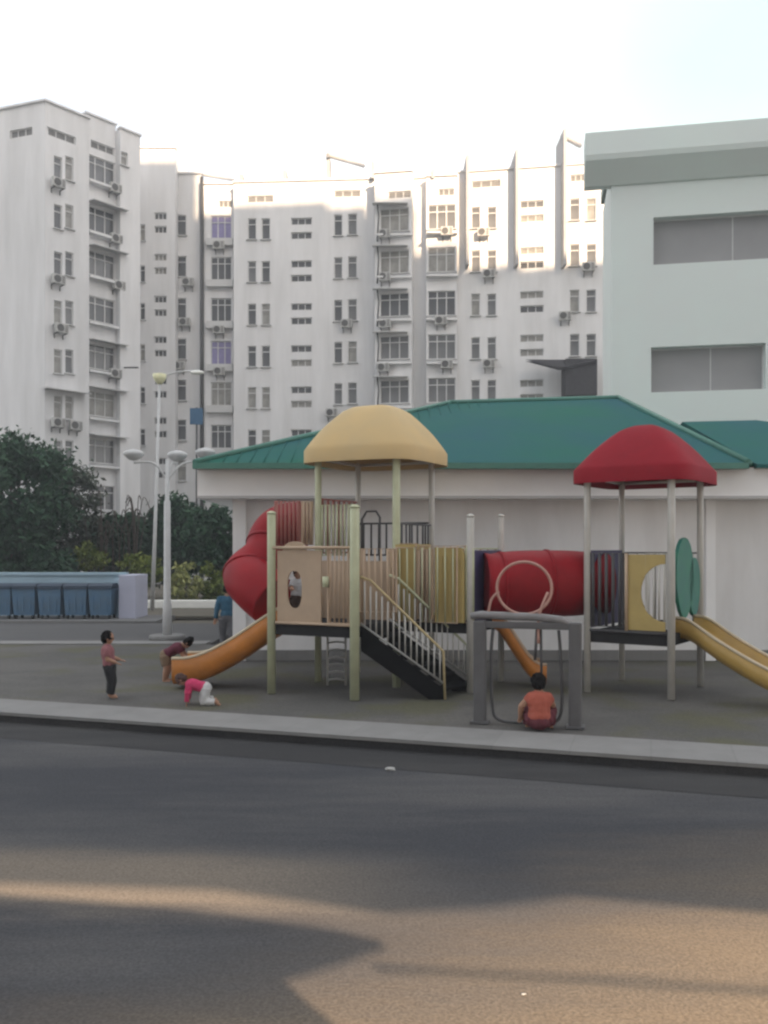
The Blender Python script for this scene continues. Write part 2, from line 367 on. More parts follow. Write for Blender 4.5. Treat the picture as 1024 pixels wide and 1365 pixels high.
# ------------------------------------------------------------------ evening haze: one closed box round everything
hz = MB().box((0, 53, 38), (310, 200, 80)).build('haze', 'plaster'); hz['kind'] = 'stuff'
hm = bpy.data.materials.new('haze_air'); hm.use_nodes = True; hn = hm.node_tree.nodes
hn.remove(hn['Principled BSDF']); pv = hn.new('ShaderNodeVolumePrincipled')
pv.inputs['Color'].default_value = (.97, .975, 1, 1); pv.inputs['Density'].default_value = .0020; pv.inputs['Anisotropy'].default_value = .2
hm.node_tree.links.new(pv.outputs['Volume'], hn['Material Output'].inputs['Volume'])
hz.data.materials.clear(); hz.data.materials.append(hm)

# ------------------------------------------------------------------ facade tools
def seg_frame(p0, p1):
    p0 = Vector(p0); p1 = Vector(p1); d = (p1 - p0); L = d.length; d.normalize()
    nrm = Vector((d.y, -d.x))       # outward, towards the viewer for left-to-right segments
    return p0, d, nrm, L
def s_of(px, p0, d):
    k = (px - 512) / F; return (k * p0.y - p0.x) / (d.x - k * d.y)

def holed_wall(b, p0, d, nrm, L, z0, z1, holes, depth=.22):
    us = sorted({0.0, L} | {round(h[0], 4) for h in holes} | {round(h[1], 4) for h in holes})
    zs = sorted({z0, z1} | {round(h[2], 4) for h in holes} | {round(h[3], 4) for h in holes})
    P = lambda u, z, o=0.0: (p0.x + d.x * u - nrm.x * o, p0.y + d.y * u - nrm.y * o, z)
    for i in range(len(us) - 1):
        for j in range(len(zs) - 1):
            uc, zc = (us[i] + us[i + 1]) / 2, (zs[j] + zs[j + 1]) / 2
            if any(h[0] < uc < h[1] and h[2] < zc < h[3] for h in holes): continue
            b.add([P(us[i], zs[j]), P(us[i + 1], zs[j]), P(us[i + 1], zs[j + 1]), P(us[i], zs[j + 1])], [(0, 1, 2, 3)])
    for a, c, e, g in holes:
        q = [P(a, e), P(c, e), P(c, g), P(a, g)]; r = [P(a, e, depth), P(c, e, depth), P(c, g, depth), P(a, g, depth)]
        b.add(q + r, [(0, 1, 5, 4), (1, 2, 6, 5), (2, 3, 7, 6), (3, 0, 4, 7)])

_wcache = {}
def win_meshes(wd, ht, kind):
    key = (round(wd, 2), round(ht, 2), kind)
    if key in _wcache: return _wcache[key]
    wd, ht = key[0], key[1]
    t = .06; fb = MB(); hx, hz = wd / 2, ht / 2
    for z in (-hz + t / 2, hz - t / 2): fb.box((0, 0, z), (wd, .07, t))
    for x in (-hx + t / 2, hx - t / 2): fb.box((x, 0, 0), (t, .068, ht - 2 * t))
    if kind == 'tall': fb.box((0, 0, hz - ht * .28), (wd - 2 * t, .064, .06))
    if kind == 'wide':
        nn = 3
        for i in range(1, nn): fb.box((-hx + wd * i / nn, 0, 0), (.07, .064, ht - 2 * t))
        fb.box((0, 0, hz - ht * .28), (wd - 2 * t, .062, .06))
    if kind == 'slit':
        for i in range(1, 3): fb.box((-hx + wd * i / 3, 0, 0), (.05, .064, ht - 2 * t))
    if kind == 'office':
        fb.box((wd * .04, .015, 0), (.04, .03, ht - 2 * t))
    fm = fb.mesh('window_frame'); fm.materials.append(M['frame_w'])
    panes = []
    for gm in ('glass', 'glass_far', 'glass_pale', 'curtain', 'slot', 'glass_big'):
        pb = MB().box((0, .02, 0), (wd - t, .015, ht - t)); pm = pb.mesh('pane'); pm.materials.append(M[gm]); panes.append(pm)
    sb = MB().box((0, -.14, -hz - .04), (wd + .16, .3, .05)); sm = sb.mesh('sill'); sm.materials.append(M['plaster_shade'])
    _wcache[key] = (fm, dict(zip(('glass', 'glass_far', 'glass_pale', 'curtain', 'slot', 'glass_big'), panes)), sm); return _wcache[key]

def facade(root, p0, p1, z0, z1, wins, wallm='plaster', depth=9.0, name='wall', back=True, glassy=None):
    """wins: (px, py, w, h, kind, glass). One 'wall' part + one 'window' part each."""
    p0, d, nrm, L = seg_frame(p0, p1)
    holes = []; place = []
    for px, py, wd, ht, kind, gl in wins:
        s = s_of(px, p0, d); y = p0.y + d.y * s; z = Hh(py, y)
        wd, ht = round(wd, 2), round(ht, 2)
        if s - wd / 2 < .05 or s + wd / 2 > L - .05: s = min(max(s, wd / 2 + .06), L - wd / 2 - .06)
        holes.append((s - wd / 2, s + wd / 2, z - ht / 2, z + ht / 2)); place.append((s, z, wd, ht, kind, gl))
    b = MB(); holed_wall(b, p0, d, nrm, L, z0, z1, holes)
    P = lambda u, o, z: (p0.x + d.x * u - nrm.x * o, p0.y + d.y * u - nrm.y * o, z)
    D = depth
    b.add([P(0, 0, z0), P(0, D, z0), P(0, D, z1), P(0, 0, z1)], [(0, 1, 2, 3)])
    b.add([P(L, 0, z0), P(L, D, z0), P(L, D, z1), P(L, 0, z1)], [(0, 1, 2, 3)])
    b.add([P(0, 0, z1), P(L, 0, z1), P(L, D, z1), P(0, D, z1)], [(0, 1, 2, 3)])
    b.add([P(0, D, z0), P(L, D, z0), P(L, D, z1), P(0, D, z1)], [(0, 1, 2, 3)])
    wl = b.build(name, wallm, root)
    # parapet coping
    MB().box(P(L / 2, -.04 + .15, z1 + .06), (L + .1, .5, .12), rz=math.atan2(d.y, d.x)).build('coping', wallm, root)
    rz = math.atan2(d.y, d.x)
    for s, z, wd, ht, kind, gl in place:
        fm, pm, sm = win_meshes(wd, ht, kind)
        o = inst('window', fm, root, P(s, .12, z), rz)
        if gl in ('glass', 'glass_far') and rnd.random() < .2: gl = 'glass_pale'
        sub('pane', pm[gl], o)
        if kind in ('tall', 'wide'): sub('sill', sm, o)
    return P, d, nrm, L, rz

def rows(px, ys, wd, ht, kind, gl='glass'):
    return [(px, y, wd, ht, kind, gl) for y in ys]

# air conditioner master meshes
ab = MB().box((0, 0, 0), (.82, .3, .58), bev=.03); AC1 = ab.mesh('casing'); AC1.materials.append(M['ac'])
gb = MB(); gb.tube([(-.12, -.17, 0), (-.12, -.15, 0)], .23, 16)
for i in range(7): gb.box((.27, -.156, -.2 + i * .065), (.18, .012, .03))
AC2 = gb.mesh('fan_grille'); AC2.materials.append(M['ac_dark'])
bb = MB()
for sx in (-.28, .28):
    bb.box((sx, .12, -.32), (.04, .5, .04)); bb.box((sx, .34, -.45), (.04, .05, .3))
AC3 = bb.mesh('bracket'); AC3.materials.append(M['pipe'])
def ac_unit(P, p0, d, px, py, rz, label):
    p0 = Vector(p0); s = s_of(px, p0, d); y = p0.y + d.y * s; z = Hh(py, y)
    loc = P(s, -.38, z)
    o = empty('air_conditioner', loc); o.rotation_euler = (0, 0, rz)
    tag(o, label, 'air conditioner', 'air conditioners hung on the apartment facades')
    for nm, me in (('casing', AC1), ('fan_grille', AC2), ('bracket', AC3)): sub(nm, me, o)
    return o

# ------------------------------------------------------------------ LEFT apartment block
def ptz(px, z): return (X(px, z), z)
ROOT = {}
r = empty('apartment_block', (X(60, 53), 53, 0)); ROOT['left'] = r
tag(r, 'tall white apartment block at the far left whose windowed face recedes', 'apartment block', 'white apartment blocks behind the playground')
za, zb = 53.0, 58.0
def lz(px):   # depth on the receding face
    p0 = Vector(ptz(60, za)); p1 = Vector(ptz(187, zb)); d = (p1 - p0).normalized(); s = s_of(px, p0, d); q = p0 + d * s; return q.y
AR = [225, 289, 352, 417, 482, 543, 603, 662]
BR = [230, 297, 355, 415, 478, 540, 602, 664]
A0, A1 = ptz(60, za), ptz(119, lz(119))
wA = []
for i, y in enumerate(AR): wA += [(77.5, y, .55, 1.5, 'tall', 'glass_far' if i % 3 else 'glass'), (92.5, y, .55, 1.5, 'tall', 'glass' if i % 2 else 'glass_far')]
wA += [(82, 181, 1.9, .5, 'slit', 'slot')]
fA = facade(r, A0, A1, 0, Hh(135, za), wA)
# bay set slightly back with enclosed balconies
off = Vector((-.74, .67)).normalized() * .0
B0, B1 = ptz(119.3, lz(119.3) ), ptz(160, lz(160))
wB = [(142, y, 2.1, 1.6, 'wide', ('glass', 'glass_far')[i % 2]) for i, y in enumerate(BR)] + [(137, 197, 1.7, .5, 'slit', 'slot')]
p0, d_, n_, L_ = seg_frame(B0, B1)
q0 = (p0.x - n_.x * .5, p0.y - n_.y * .5); q1 = (B1[0] - n_.x * .5, B1[1] - n_.y * .5)
fB = facade(r, q0, q1, 0, Hh(160, lz(150)), wB, depth=8)
C0, C1 = ptz(160.3, lz(160.3)), ptz(187, zb)
fC = facade(r, C0, C1, 0, Hh(182, zb) , [(166, 212, .5, .9, 'tall', 'glass')], depth=8.6)
# left return face
D0 = ptz(-75, 55.5); fD = facade(r, D0, (A0[0] - .01, A0[1]), 0, Hh(135, za) - .02, [(28, 177, 1.7, .5, 'slit', 'slot')], depth=6)
# balcony ledges and canopies of the bay
P, d, nrm, L, rz = fB
for i, y in enumerate(BR):
    s = s_of(142, Vector(q0), d); yy = q0[1] + d.y * s; z = Hh(y, yy)
    MB().box(P(L / 2, -.25, z - 1.05), (L - .1, .5, .14), rz=rz).build('balcony_ledge', 'plaster', r)
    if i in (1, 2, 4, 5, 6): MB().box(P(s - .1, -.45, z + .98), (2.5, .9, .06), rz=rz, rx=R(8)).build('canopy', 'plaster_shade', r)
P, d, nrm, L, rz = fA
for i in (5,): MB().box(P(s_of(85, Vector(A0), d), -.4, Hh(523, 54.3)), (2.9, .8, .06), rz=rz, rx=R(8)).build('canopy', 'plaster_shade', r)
MB().tube([P(3.5, 1, 29.8), P(3.5, 1, 31)], .04, 6).build('roof_antenna', 'pipe', r)
rown = ['top', 'second', 'third', 'fourth', 'fifth', 'sixth', 'seventh', 'eighth']
def nearest(y, R_): return rown[min(range(len(R_)), key=lambda i: abs(R_[i] + 22 - y))]
P, d, nrm, L, rz = fA
for px, py in [(74, 246), (74, 374), (78, 439), (74, 564), (97, 568)]:
    side = 'left' if px < 85 else 'right'
    ac_unit(P, A0, d, px, py, rz, f'air conditioner below {nearest(py, AR)} row {side} narrow window of left block')
P, d, nrm, L, rz = fB
for px, py in [(150, 253), (151, 320), (155, 382), (150, 499)]:
    ac_unit(P, q0, d, px, py, rz, f'air conditioner by {nearest(py, BR)} row balcony windows of left block')

# ------------------------------------------------------------------ RECESSED link block
r = empty('apartment_block', (X(228, 63), 63, 0)); ROOT['link'] = r
tag(r, 'narrow shaded apartment block set back between left block and dark drain pipe', 'apartment block', 'white apartment blocks behind the playground')
w1 = [(190, y, .4, 1.2, 'tall', 'glass_far') for y in (310, 365, 415, 470, 527, 583)]
LR = [300, 355, 411, 465, 520, 573, 627]
for y in LR: w1 += [(214, y - 12, .9, .5, 'slit', 'glass_far'), (214, y + 6, .9, .5, 'slit', 'glass_far')]
fE = facade(r, ptz(183, 62), ptz(233.6, 62), 0, Hh(198, 62), w1)
fF = facade(r, ptz(234, 62.8), ptz(268, 62.8), 0, Hh(232, 62.8), [(242, y, .7, 1.5, 'tall', 'glass_far') for y in LR], depth=8)
MB().box((X(216, 62), 64, Hh(198, 62) + .7), (1.6, 2.2, 1.3)).build('roof_hatch', 'plaster', r)
P, d, nrm, L, rz = fF
for px, py in [(248, 431), (240, 489), (252, 378)]: ac_unit(P, ptz(234, 62.8), d, px, py, rz, f'air conditioner below {nearest(py, LR)} row window of the recessed shaded block')
p_ = MB().tube([(X(269, 62.2), 62.2, .5), (X(269, 62.2), 62.2, Hh(236, 62.2))], .13, 8); p_.build('drain_pipe', 'pipe', r)

# ------------------------------------------------------------------ CENTRE block
r = empty('apartment_block', (X(385, 61.6), 61.6, 0)); ROOT['centre'] = r
tag(r, 'white apartment block in the middle with small paired windows and stair slits', 'apartment block', 'white apartment blocks behind the playground')
CR = [303, 358, 413, 470, 525, 582, 640]
w1 = [(295, y, 1.5, 1.7, 'wide', 'curtain' if i in (0, 3) else 'glass_far') for i, y in enumerate(CR)] + [(302, 272, 1.0, .5, 'slit', 'slot')]
fG = facade(r, ptz(272, 62.4), ptz(311, 62.4), 0, Hh(246, 62.4), w1, depth=8)
P, d, nrm, L, rz = fG
for i, y in enumerate(CR):
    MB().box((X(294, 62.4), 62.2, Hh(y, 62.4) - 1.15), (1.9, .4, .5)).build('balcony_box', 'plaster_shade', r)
for px, py in [(293, 329), (293, 441), (294, 496)]: ac_unit(P, ptz(272, 62.4), d, px, py, rz, f'air conditioner under {nearest(py, CR)} row violet-curtained window column beside drain pipe')
PR = [305, 362, 419, 475, 530, 587, 645]
w1 = []
for i, y in enumerate(PR):
    g = 'glass' if i in (1, 4) else 'glass_far'
    w1 += [(336, y, .62, 1.5, 'tall', g), (354.5, y, .62, 1.5, 'tall', 'glass_far')]
    w1 += [(402, y - 10, 1.5, .5, 'slit', 'glass_far'), (402, y + 9, 1.5, .5, 'slit', 'glass_far')]
    w1 += [(451, y - 5, .6, 1.5, 'tall', g), (470, y - 6, .65, 1.5, 'tall', 'glass')]
w1 += [(347, 265, 1.9, .5, 'slit', 'slot'), (463, 258, 1.9, .5, 'slit', 'slot')]
H0 = ptz(311.4, 61.6); fH = facade(r, H0, ptz(499, 61.0), 0, Hh(244, 61.6), w1)
P, d, nrm, L, rz = fH
for px, py in [(463, 433), (443, 551)]: ac_unit(P, H0, d, px, py, rz, f'air conditioner below {nearest(py, PR)} row right-hand pair of windows of middle block')
def fin(px, z, pytop, root, pybot=300, wd=.3, proud=.5):
    zt = Hh(pytop, z); zb3 = Hh(pybot, z); b = MB().box((X(px, z), z - proud / 2 + .9, (zt + zb3) / 2), (wd, proud + 1.8, zt - zb3)); return b.build('fin_wall', 'fin', root)
for px, z, t in ((322, 61.9, 234), (380, 61.7, 229), (437.5, 61.5, 206)): fin(px, z, t, r, pybot=244, proud=.25, wd=.25)
z = 61.0; MB().tube([(X(437, z), z, Hh(207, z)), (X(483, z), z + 4, Hh(221, z + 4))], .16, 6).build('slanted_beam', 'fin', r)
MB().tube([(X(270, 62), 62, Hh(233, 62)), (X(302, 62), 65, Hh(240, 65))], .1, 6).build('slanted_beam', 'fin', r)

# ------------------------------------------------------------------ RIGHT block
r = empty('apartment_block', (X(650, 59.5), 59.5, 0)); ROOT['right'] = r
tag(r, 'white apartment block with sunlit upper storeys, balconies and tall roof fins', 'apartment block', 'white apartment blocks behind the playground')
def rzd(px): return 60.6 + (58.2 - 60.6) * (px - 500) / 310
Q1 = [293, 349, 406, 463, 522, 580]
w1 = [(526, y, 2.0, 1.6, 'wide', ('glass', 'glass', 'glass_far')[i % 3]) for i, y in enumerate(Q1)] + [(536, 259, 1.6, .5, 'slit', 'slot')]
J0 = ptz(499.4, 59.6); fJ = facade(r, J0, ptz(549, 59.2), 0, Hh(230, 59.4), w1)
K0 = ptz(549.3, 60.3); fK = facade(r, K0, ptz(568, 60.1), 0, Hh(238, 60.2), [])
Q2 = [289, 346, 404, 462, 520, 578]
w1 = [(589, y, 1.9, 1.7, 'wide', ('glass', 'glass', 'glass_far')[i % 3]) for i, y in enumerate(Q2)] + [(595, 256, 1.1, .5, 'slit', 'slot')]
L0 = ptz(568.3, 59.4); fL = facade(r, L0, ptz(609, 59.2), 0, Hh(236, 59.4), w1)
Q3 = [290, 348, 406, 464, 521, 578]; Q4 = [282, 344, 403, 461, 521]; Q5 = [279, 340, 401, 460, 519]
w1 = []
for i, y in enumerate(Q3): w1 += [(634, y, .62, 1.5, 'tall', 'glass'), (655.5, y, .62, 1.5, 'tall', 'glass')]
for y in Q4: w1 += [(709, y - 10, 1.6, .5, 'slit', 'glass'), (709, y + 9, 1.6, .5, 'slit', 'glass_far')]
for i, y in enumerate(Q5): w1 += [(766, y, .65, 1.5, 'tall', 'glass'), (788, y, .65, 1.5, 'tall', 'glass')]
w1 += [(648, 245, 2.0, .5, 'slit', 'slot'), (771, 237, 1.1, .5, 'slit', 'slot')]
N0 = ptz(609.3, rzd(609.3)); fN = facade(r, N0, ptz(840, rzd(840)), 0, Hh(226, 59.2), w1)
for (px, z, t) in ((497, 60.6, 216), (577, 59.3, 226), (622, 59.6, 214), (687, 59.1, 207), (750, 58.6, 180)): fin(px, z, t, r, proud=.9 if px > 600 else .1, wd=.2, pybot=358 if px > 600 else 238)
z = 58.6; MB().tube([(X(750, z), z, Hh(181, z)), (X(784, z), z + 2.5, Hh(194, z + 2.5))], .18, 6).build('slanted_beam', 'fin', r)
MB().box((X(766, z), z + 3, Hh(200, z)), (1.6, .3, .35)).build('roof_beam', 'fin', r)
MB().box((X(779, z), z + 3, Hh(215, z)), (.25, .3, 1.9)).build('roof_beam', 'fin', r)
for i, y in enumerate(Q1):
    MB().box((X(526, 59.4), 59.2, Hh(y, 59.4) - 1.15), (2.4, .5, .12)).build('balcony_ledge', 'plaster', r)
    MB().box((X(520, 59.4), 59.1, Hh(y, 59.4) + .98), (2.4, .8, .06), rx=R(8)).build('canopy', 'plaster_shade', r)
    MB().tube([(X(503, 59.3), 59.25, Hh(y + 30, 59.4)), (X(505, 59.3), 58.9, Hh(y, 59.4)), (X(503, 59.3), 59.25, Hh(y - 20, 59.4))], .06, 6).build('cable_run', 'pipe', r)
for i, y in enumerate(Q2): MB().box((X(589, 59.3), 59.1, Hh(y, 59.3) - 1.2), (2.1, .5, .12)).build('balcony_ledge', 'plaster', r)
P, d, nrm, L, rz = fJ
for px, py in [(514, 314), (514, 371), (514, 433), (512, 491)]: ac_unit(P, J0, d, px, py, rz, f'air conditioner left of {nearest(py, Q1)} row balcony beside the tallest gap')
P, d, nrm, L, rz = fL
for px, py in [(596, 311), (588, 429), (596, 487)]: ac_unit(P, L0, d, px, py, rz, f'air conditioner under {nearest(py, Q2)} row triple window of the right block')
P, d, nrm, L, rz = fN
for px, py in [(645, 312), (652, 367), (652, 486), (753, 423), (784, 358)]:
    ac_unit(P, N0, d, px, py, rz, f'air conditioner below {nearest(py, Q3)} row ' + ('window pair right of the triple windows' if px < 700 else 'rightmost window pair, by the mint building'))
# dark balcony awning
zz = 57.4
b = MB().box((X(772, zz), zz, Hh(505, zz)), (2.1, 1.4, 2.4), bev=.05); aw = b.build('balcony_enclosure', 'dark_awning', r)
b = MB(); b.add([(X(702, zz), zz + .6, Hh(479, zz)), (X(795, zz), zz + .6, Hh(480, zz)), (X(792, zz), zz - .8, Hh(487, zz)), (X(742, zz), zz - .8, Hh(497, zz))], [(0, 1, 2, 3)])
b.add([(X(702, zz), zz + .6, Hh(476.5, zz)), (X(795, zz), zz + .6, Hh(477, zz)), (X(792, zz), zz - .8, Hh(484, zz)), (X(742, zz), zz - .8, Hh(494, zz))], [(0, 1, 2, 3)])
b.build('awning', 'dark_awning', r)

# ------------------------------------------------------------------ MINT building on the right
r = empty('office_building', (X(800, 36), 36, 0))
tag(r, 'large pale mint building with deep cornice and strip windows at right edge', 'building')
Z0 = 36.0; sl = -.182
def mp0(px): k = (px - 512) / F; x0 = X(800, Z0); z = (Z0 - sl * x0) / (1 - sl * k); return (k * z, z)
m0, m1 = mp0(815), mp0(1230)
p0, d, nrm, L = seg_frame(m0, m1)
ztop = Hh(222, Z0)
def mh(pxa, pxb, pya, pyb):
    sa, sb = s_of(pxa, p0, d), s_of(pxb, p0, d); return (sa, sb, Hh(pyb, p0.y + d.y * sa), Hh(pya, p0.y + d.y * sa))
h1 = mh(871, 1075, 290, 353); h2 = mh(868, 1021, 463, 523)
holes = [h1, h2, (h2[1] + 1.0, h2[1] + 5.5, h2[2], h2[3])]
b = MB(); holed_wall(b, p0, d, nrm, L, 0, ztop, holes, depth=.45)
P = lambda u, o, z: (p0.x + d.x * u - nrm.x * o, p0.y + d.y * u - nrm.y * o, z)
for u in (0, L): b.add([P(u, 0, 0), P(u, 5, 0), P(u, 5, ztop), P(u, 0, ztop)], [(0, 1, 2, 3)])
b.add([P(0, 5, 0), P(L, 5, 0), P(L, 5, ztop), P(0, 5, ztop)], [(0, 1, 2, 3)])
b.build('wall', 'mint', r)
rz = math.atan2(d.y, d.x)
for (a, c, e, g) in holes:
    fm, pm, sm = win_meshes(c - a, g - e, 'office')
    o = inst('window', fm, r, P((a + c) / 2, .40, (e + g) / 2), rz); sub('pane', pm['glass_big'], o)
# cornice: parapet band with rounded lower lip (one profile swept along the facade)
zt = Hh(190, Z0); zl = Hh(222, Z0); zb_ = Hh(250, Z0)
prof = [(-.95, zt), (-.95, zl + .1), (-.88, zl - .1), (-.1, zb_ + .02), (.3, zb_ + .02), (.3, zt)]
b = MB(); n_ = len(prof); U = (-1.1, L)
vs = [P(U[0], o, z) for o, z in prof] + [P(U[1], o, z) for o, z in prof]
b.add(vs, [list(range(n_))[::-1], list(range(n_, 2 * n_))] + [(i, (i + 1) % n_, (i + 1) % n_ + n_, i + n_) for i in range(n_)])
b.build('cornice', 'mint', r)
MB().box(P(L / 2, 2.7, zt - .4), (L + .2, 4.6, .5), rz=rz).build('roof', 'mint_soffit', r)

# ------------------------------------------------------------------ GREEN-roofed pavilion
r = empty('pavilion', (2, 20, 0))
tag(r, 'single-storey white pavilion with green hipped roof right behind the playground', 'pavilion')
WZ = 19.9; xl = X(311, WZ); fh0 = 3.70; fh1 = 4.40
b = MB(); b.box(((xl + 16) / 2, WZ + 4, 2.1), (16 - xl, 8, 4.2)); b.build('wall', 'white_wall', r)
MB().box((xl + .15, WZ - .03, 1.85), (.3, .1, 3.7)).build('pilaster', 'fascia', r)
MB().box((X(946, WZ), WZ - .03, 1.85), (.22, .1, 3.7)).build('pilaster', 'fascia', r)
MB().box((6, WZ - .02, .12), (20 - .2, .06, .24)).build('plinth', 'concrete', r)
b = MB(); b.box(((X(263, 19.35) + 16) / 2, 19.35 + 4.5, (fh0 + fh1) / 2), (16 - X(263, 19.35), 9, fh1 - fh0)); b.build('fascia', 'fascia', r)
MB().box(((X(263, 19.35) + 16) / 2, 19.33, fh0 + .03), (16 - X(263, 19.35), .05, .06)).build('drip_strip', 'plaster_shade', r)
# roof: eaves + ridge, slab with thickness
def roof(eave, ridge, faces, name, m):
    b = MB(); V = eave + ridge; nV = len(V)
    low = [(x, y, z - .09) for x, y, z in V]
    b.add(V, faces); b.add(low, [f[::-1] for f in faces])
    ne = len(eave)
    for i in range(ne): j = (i + 1) % ne; b.add([V[i], V[j], low[j], low[i]], [(0, 1, 2, 3)])
    return b.build(name, m, r, weld=True)
ez = 4.46
E = [(X(259, 19.1), 19.1, ez), (8.0, 18.95, ez), (15.0, 33, ez), (X(259, 19.1), 33, ez)]
RG = [(2.0, 26, 6.95), (X(825, 26), 26, Hh(531, 26))]
rf = roof(E, RG, [(0, 1, 5, 4), (1, 2, 5), (2, 3, 4, 5), (3, 0, 4)], 'roof', 'roof_green')
# standing seams on the front slope and hip caps
b = MB()
for i in range(1, 40):
    x = E[0][0] + i * (E[1][0] - E[0][0]) / 40
    a = Vector((x, E[0][1], ez + .01))
    # climb the slope until hip or ridge
    t = 1.0
    if x < RG[0][0]: t = min(t, (x - E[0][0]) / (RG[0][0] - E[0][0]))
    if x > RG[1][0]: t = min(t, (E[1][0] - x) / (E[1][0] - RG[1][0]))
    c = Vector((x, E[0][1] + (26 - E[0][1]) * t, ez + .02 + (6.97 - ez) * t))
    b.tube([a, c], .018, 4)
b.build('seams', 'roof_green', rf)
b = MB(); 
for q0_, q1_ in ((E[0], RG[0]), (RG[0], RG[1]), (RG[1], E[1]), (E[1], E[2])): b.tube([Vector(q0_) + Vector((0, 0, .03)), Vector(q1_) + Vector((0, 0, .03))], .07, 6)
b.build('ridge_cap', 'roof_green2', rf)
MB().box(((E[0][0] + 8) / 2, 19.0, ez - .06), (8 - E[0][0], .16, .13)).build('gutter', 'roof_green2', r)
E2 = [(8.3, 19.2, ez), (16, 19.2, ez), (16, 29, ez), (8.3, 29, ez)]
R2 = [(8.3, 24, 6.1), (X(1008, 24), 24, 6.15)]
roof(E2, R2, [(0, 1, 5, 4), (1, 2, 5), (2, 3, 4, 5), (3, 0, 4)], 'wing_roof', 'roof_green')

# ------------------------------------------------------------------ PLAY STRUCTURE
ps = empty('play_structure', (1.5, 16, 0))
tag(ps, 'large modular play structure with cream and red roofs, tube and slides', 'play structure')
def V3(p, z): return Vector((p[0], p[1], z))
fl = Vector(G(362, 924)); fr_ = Vector(G(473, 933))
u = (fr_ - fl).normalized(); v = Vector((-u.y, u.x)); v = (v + Vector((-.06, 0))).normalized()
v = Vector((.478, .878)).normalized()
SU, SV, SC = 1.656, 1.53, 1.45
A = [fl, fl + u * SU, fl + u * SU + v * SV, fl + v * SV]         # FL FR BR BL
Bq = [A[3], A[2], A[2] + v * SV, A[3] + v * SV]
C = [A[2], A[2] + u * SC, A[2] + u * SC + v * SV, A[2] + v * SV]
DZ = 1.25; UZ = 2.05; RT = 2.58
def post(p, h, m, rad=.065, z0=0.0):
    b = MB().tube([V3(p, z0), V3(p, h - .02), V3(p, h)], [rad, rad, rad * .8], 14)
    b.tube([V3(p, h), V3(p, h + .03), V3(p, h + .055)], [rad * 1.12, rad * 1.05, rad * .4], 14)
    return b.build('post', m, ps)
post(A[0], 3.2, 'post_cream', .075); post(A[1], 3.28, 'post_cream', .085)
TY = 4.32
post(A[3], TY, 'post_cream'); post(A[2], TY, 'post_cream', .075); post(Bq[3], TY, 'post_grey', .06); post(Bq[2], TY, 'post_grey', .06)
post(C[1], 3.15, 'post_grey', .07); post(C[2], 3.2, 'post_grey', .06)
def quad_deck(q, z, m='deck', th=.2, ins=.03):
    c = sum(q, Vector((0, 0))) / 4; qq = [c + (p - c) * (1 - ins) for p in q]
    b = MB(); vs = [V3(p, z) for p in qq] + [V3(p, z - th) for p in qq]
    b.add(vs, [(0, 1, 2, 3), (7, 6, 5, 4)] + [(i, (i + 1) % 4, (i + 1) % 4 + 4, i + 4) for i in range(4)])
    return b.build('deck', m, ps)
quad_deck(A, DZ); quad_deck(Bq, UZ); quad_deck(C, DZ)
bar_me = {}
def barmesh(h, m, rad=.016):
    k = (round(h, 2), m, rad)
    if k not in bar_me:
        b = MB().tube([(0, 0, 0), (0, 0, h)], rad, 8); me = b.mesh('bar'); me.materials.append(M[m]); bar_me[k] = me
    return bar_me[k]
def barrier(p0, p1, z0, z1, n_, m, rail='tan_bar', root=None, a=0.0, b_=1.0, rad=.016, end=.03):
    root = root or ps
    p0, p1 = Vector(p0), Vector(p1); q0, q1 = p0.lerp(p1, a + end), p0.lerp(p1, b_ - end)
    b0 = MB(); b0.tube([V3(q0, z1), V3(q1, z1), V3(q1, z0), V3(q0, z0)], .021, 8, closed=True, smooth=False); o = b0.build('barrier', rail, root)
    for i in range(n_):
        t = (i + .5) / n_; q = q0.lerp(q1, t)
        inst('bar', barmesh(z1 - z0, m, rad), o, V3(q, z0))
    return o
def frame2(p0, p1):
    p0 = Vector(p0); d = (Vector(p1) - p0); L = d.length; d.normalize(); nn = Vector((d.y, -d.x))
    return (lambda a, y, z: (p0.x + d.x * a - nn.x * y, p0.y + d.y * a - nn.y * y, z)), L
def panel_hole(p0, p1, a0, a1, z0, z1, ca, cz, ra, rzz, m, name='panel', th=.04, arch=True, sq=2.0):
    """flat panel with an oval / arched opening"""
    fr, L = frame2(p0, p1); N = 32; b = MB()
    inn = []; out = []
    for i in range(N):
        t = 2 * math.pi * i / N; c, s = math.cos(t), math.sin(t)
        e = 2 / sq
        inn.append((ca + ra * math.copysign(abs(c) ** e, c), cz + rzz * math.copysign(abs(s) ** e, s)))
        k = 1e9
        if c > 1e-6: k = min(k, (a1 - ca) / c)
        if c < -1e-6: k = min(k, (a0 - ca) / c)
        if s > 1e-6: k = min(k, (z1 - cz) / s)
        if s < -1e-6: k = min(k, (z0 - cz) / s)
        out.append((ca + c * k, cz + s * k))
    for cx_, cz_ in ((a0, z0), (a1, z0), (a0, z1), (a1, z1)):
        i = min(range(N), key=lambda q: (out[q][0] - cx_) ** 2 + (out[q][1] - cz_) ** 2); out[i] = (cx_, cz_)
    f = [fr(a, 0, z) for a, z in inn] + [fr(a, 0, z) for a, z in out] + [fr(a, th, z) for a, z in inn] + [fr(a, th, z) for a, z in out]
    fs = []
    for i in range(N):
        j = (i + 1) % N
        fs += [(i, j, N + j, N + i), (2 * N + i, 3 * N + i, 3 * N + j, 2 * N + j), (i, 2 * N + i, 2 * N + j, j), (N + i, N + j, 3 * N + j, 3 * N + i)]
    b.add(f, fs); return b
# ---- cell A front: tan panel (left) with opening, bars (right), crossing rails
fr, L = frame2(A[0], A[1])
b = panel_hole(A[0], A[1], .12, 1.0, 1.27, 2.55, .47, 1.86, .15, .33, 'tan', sq=2.6)
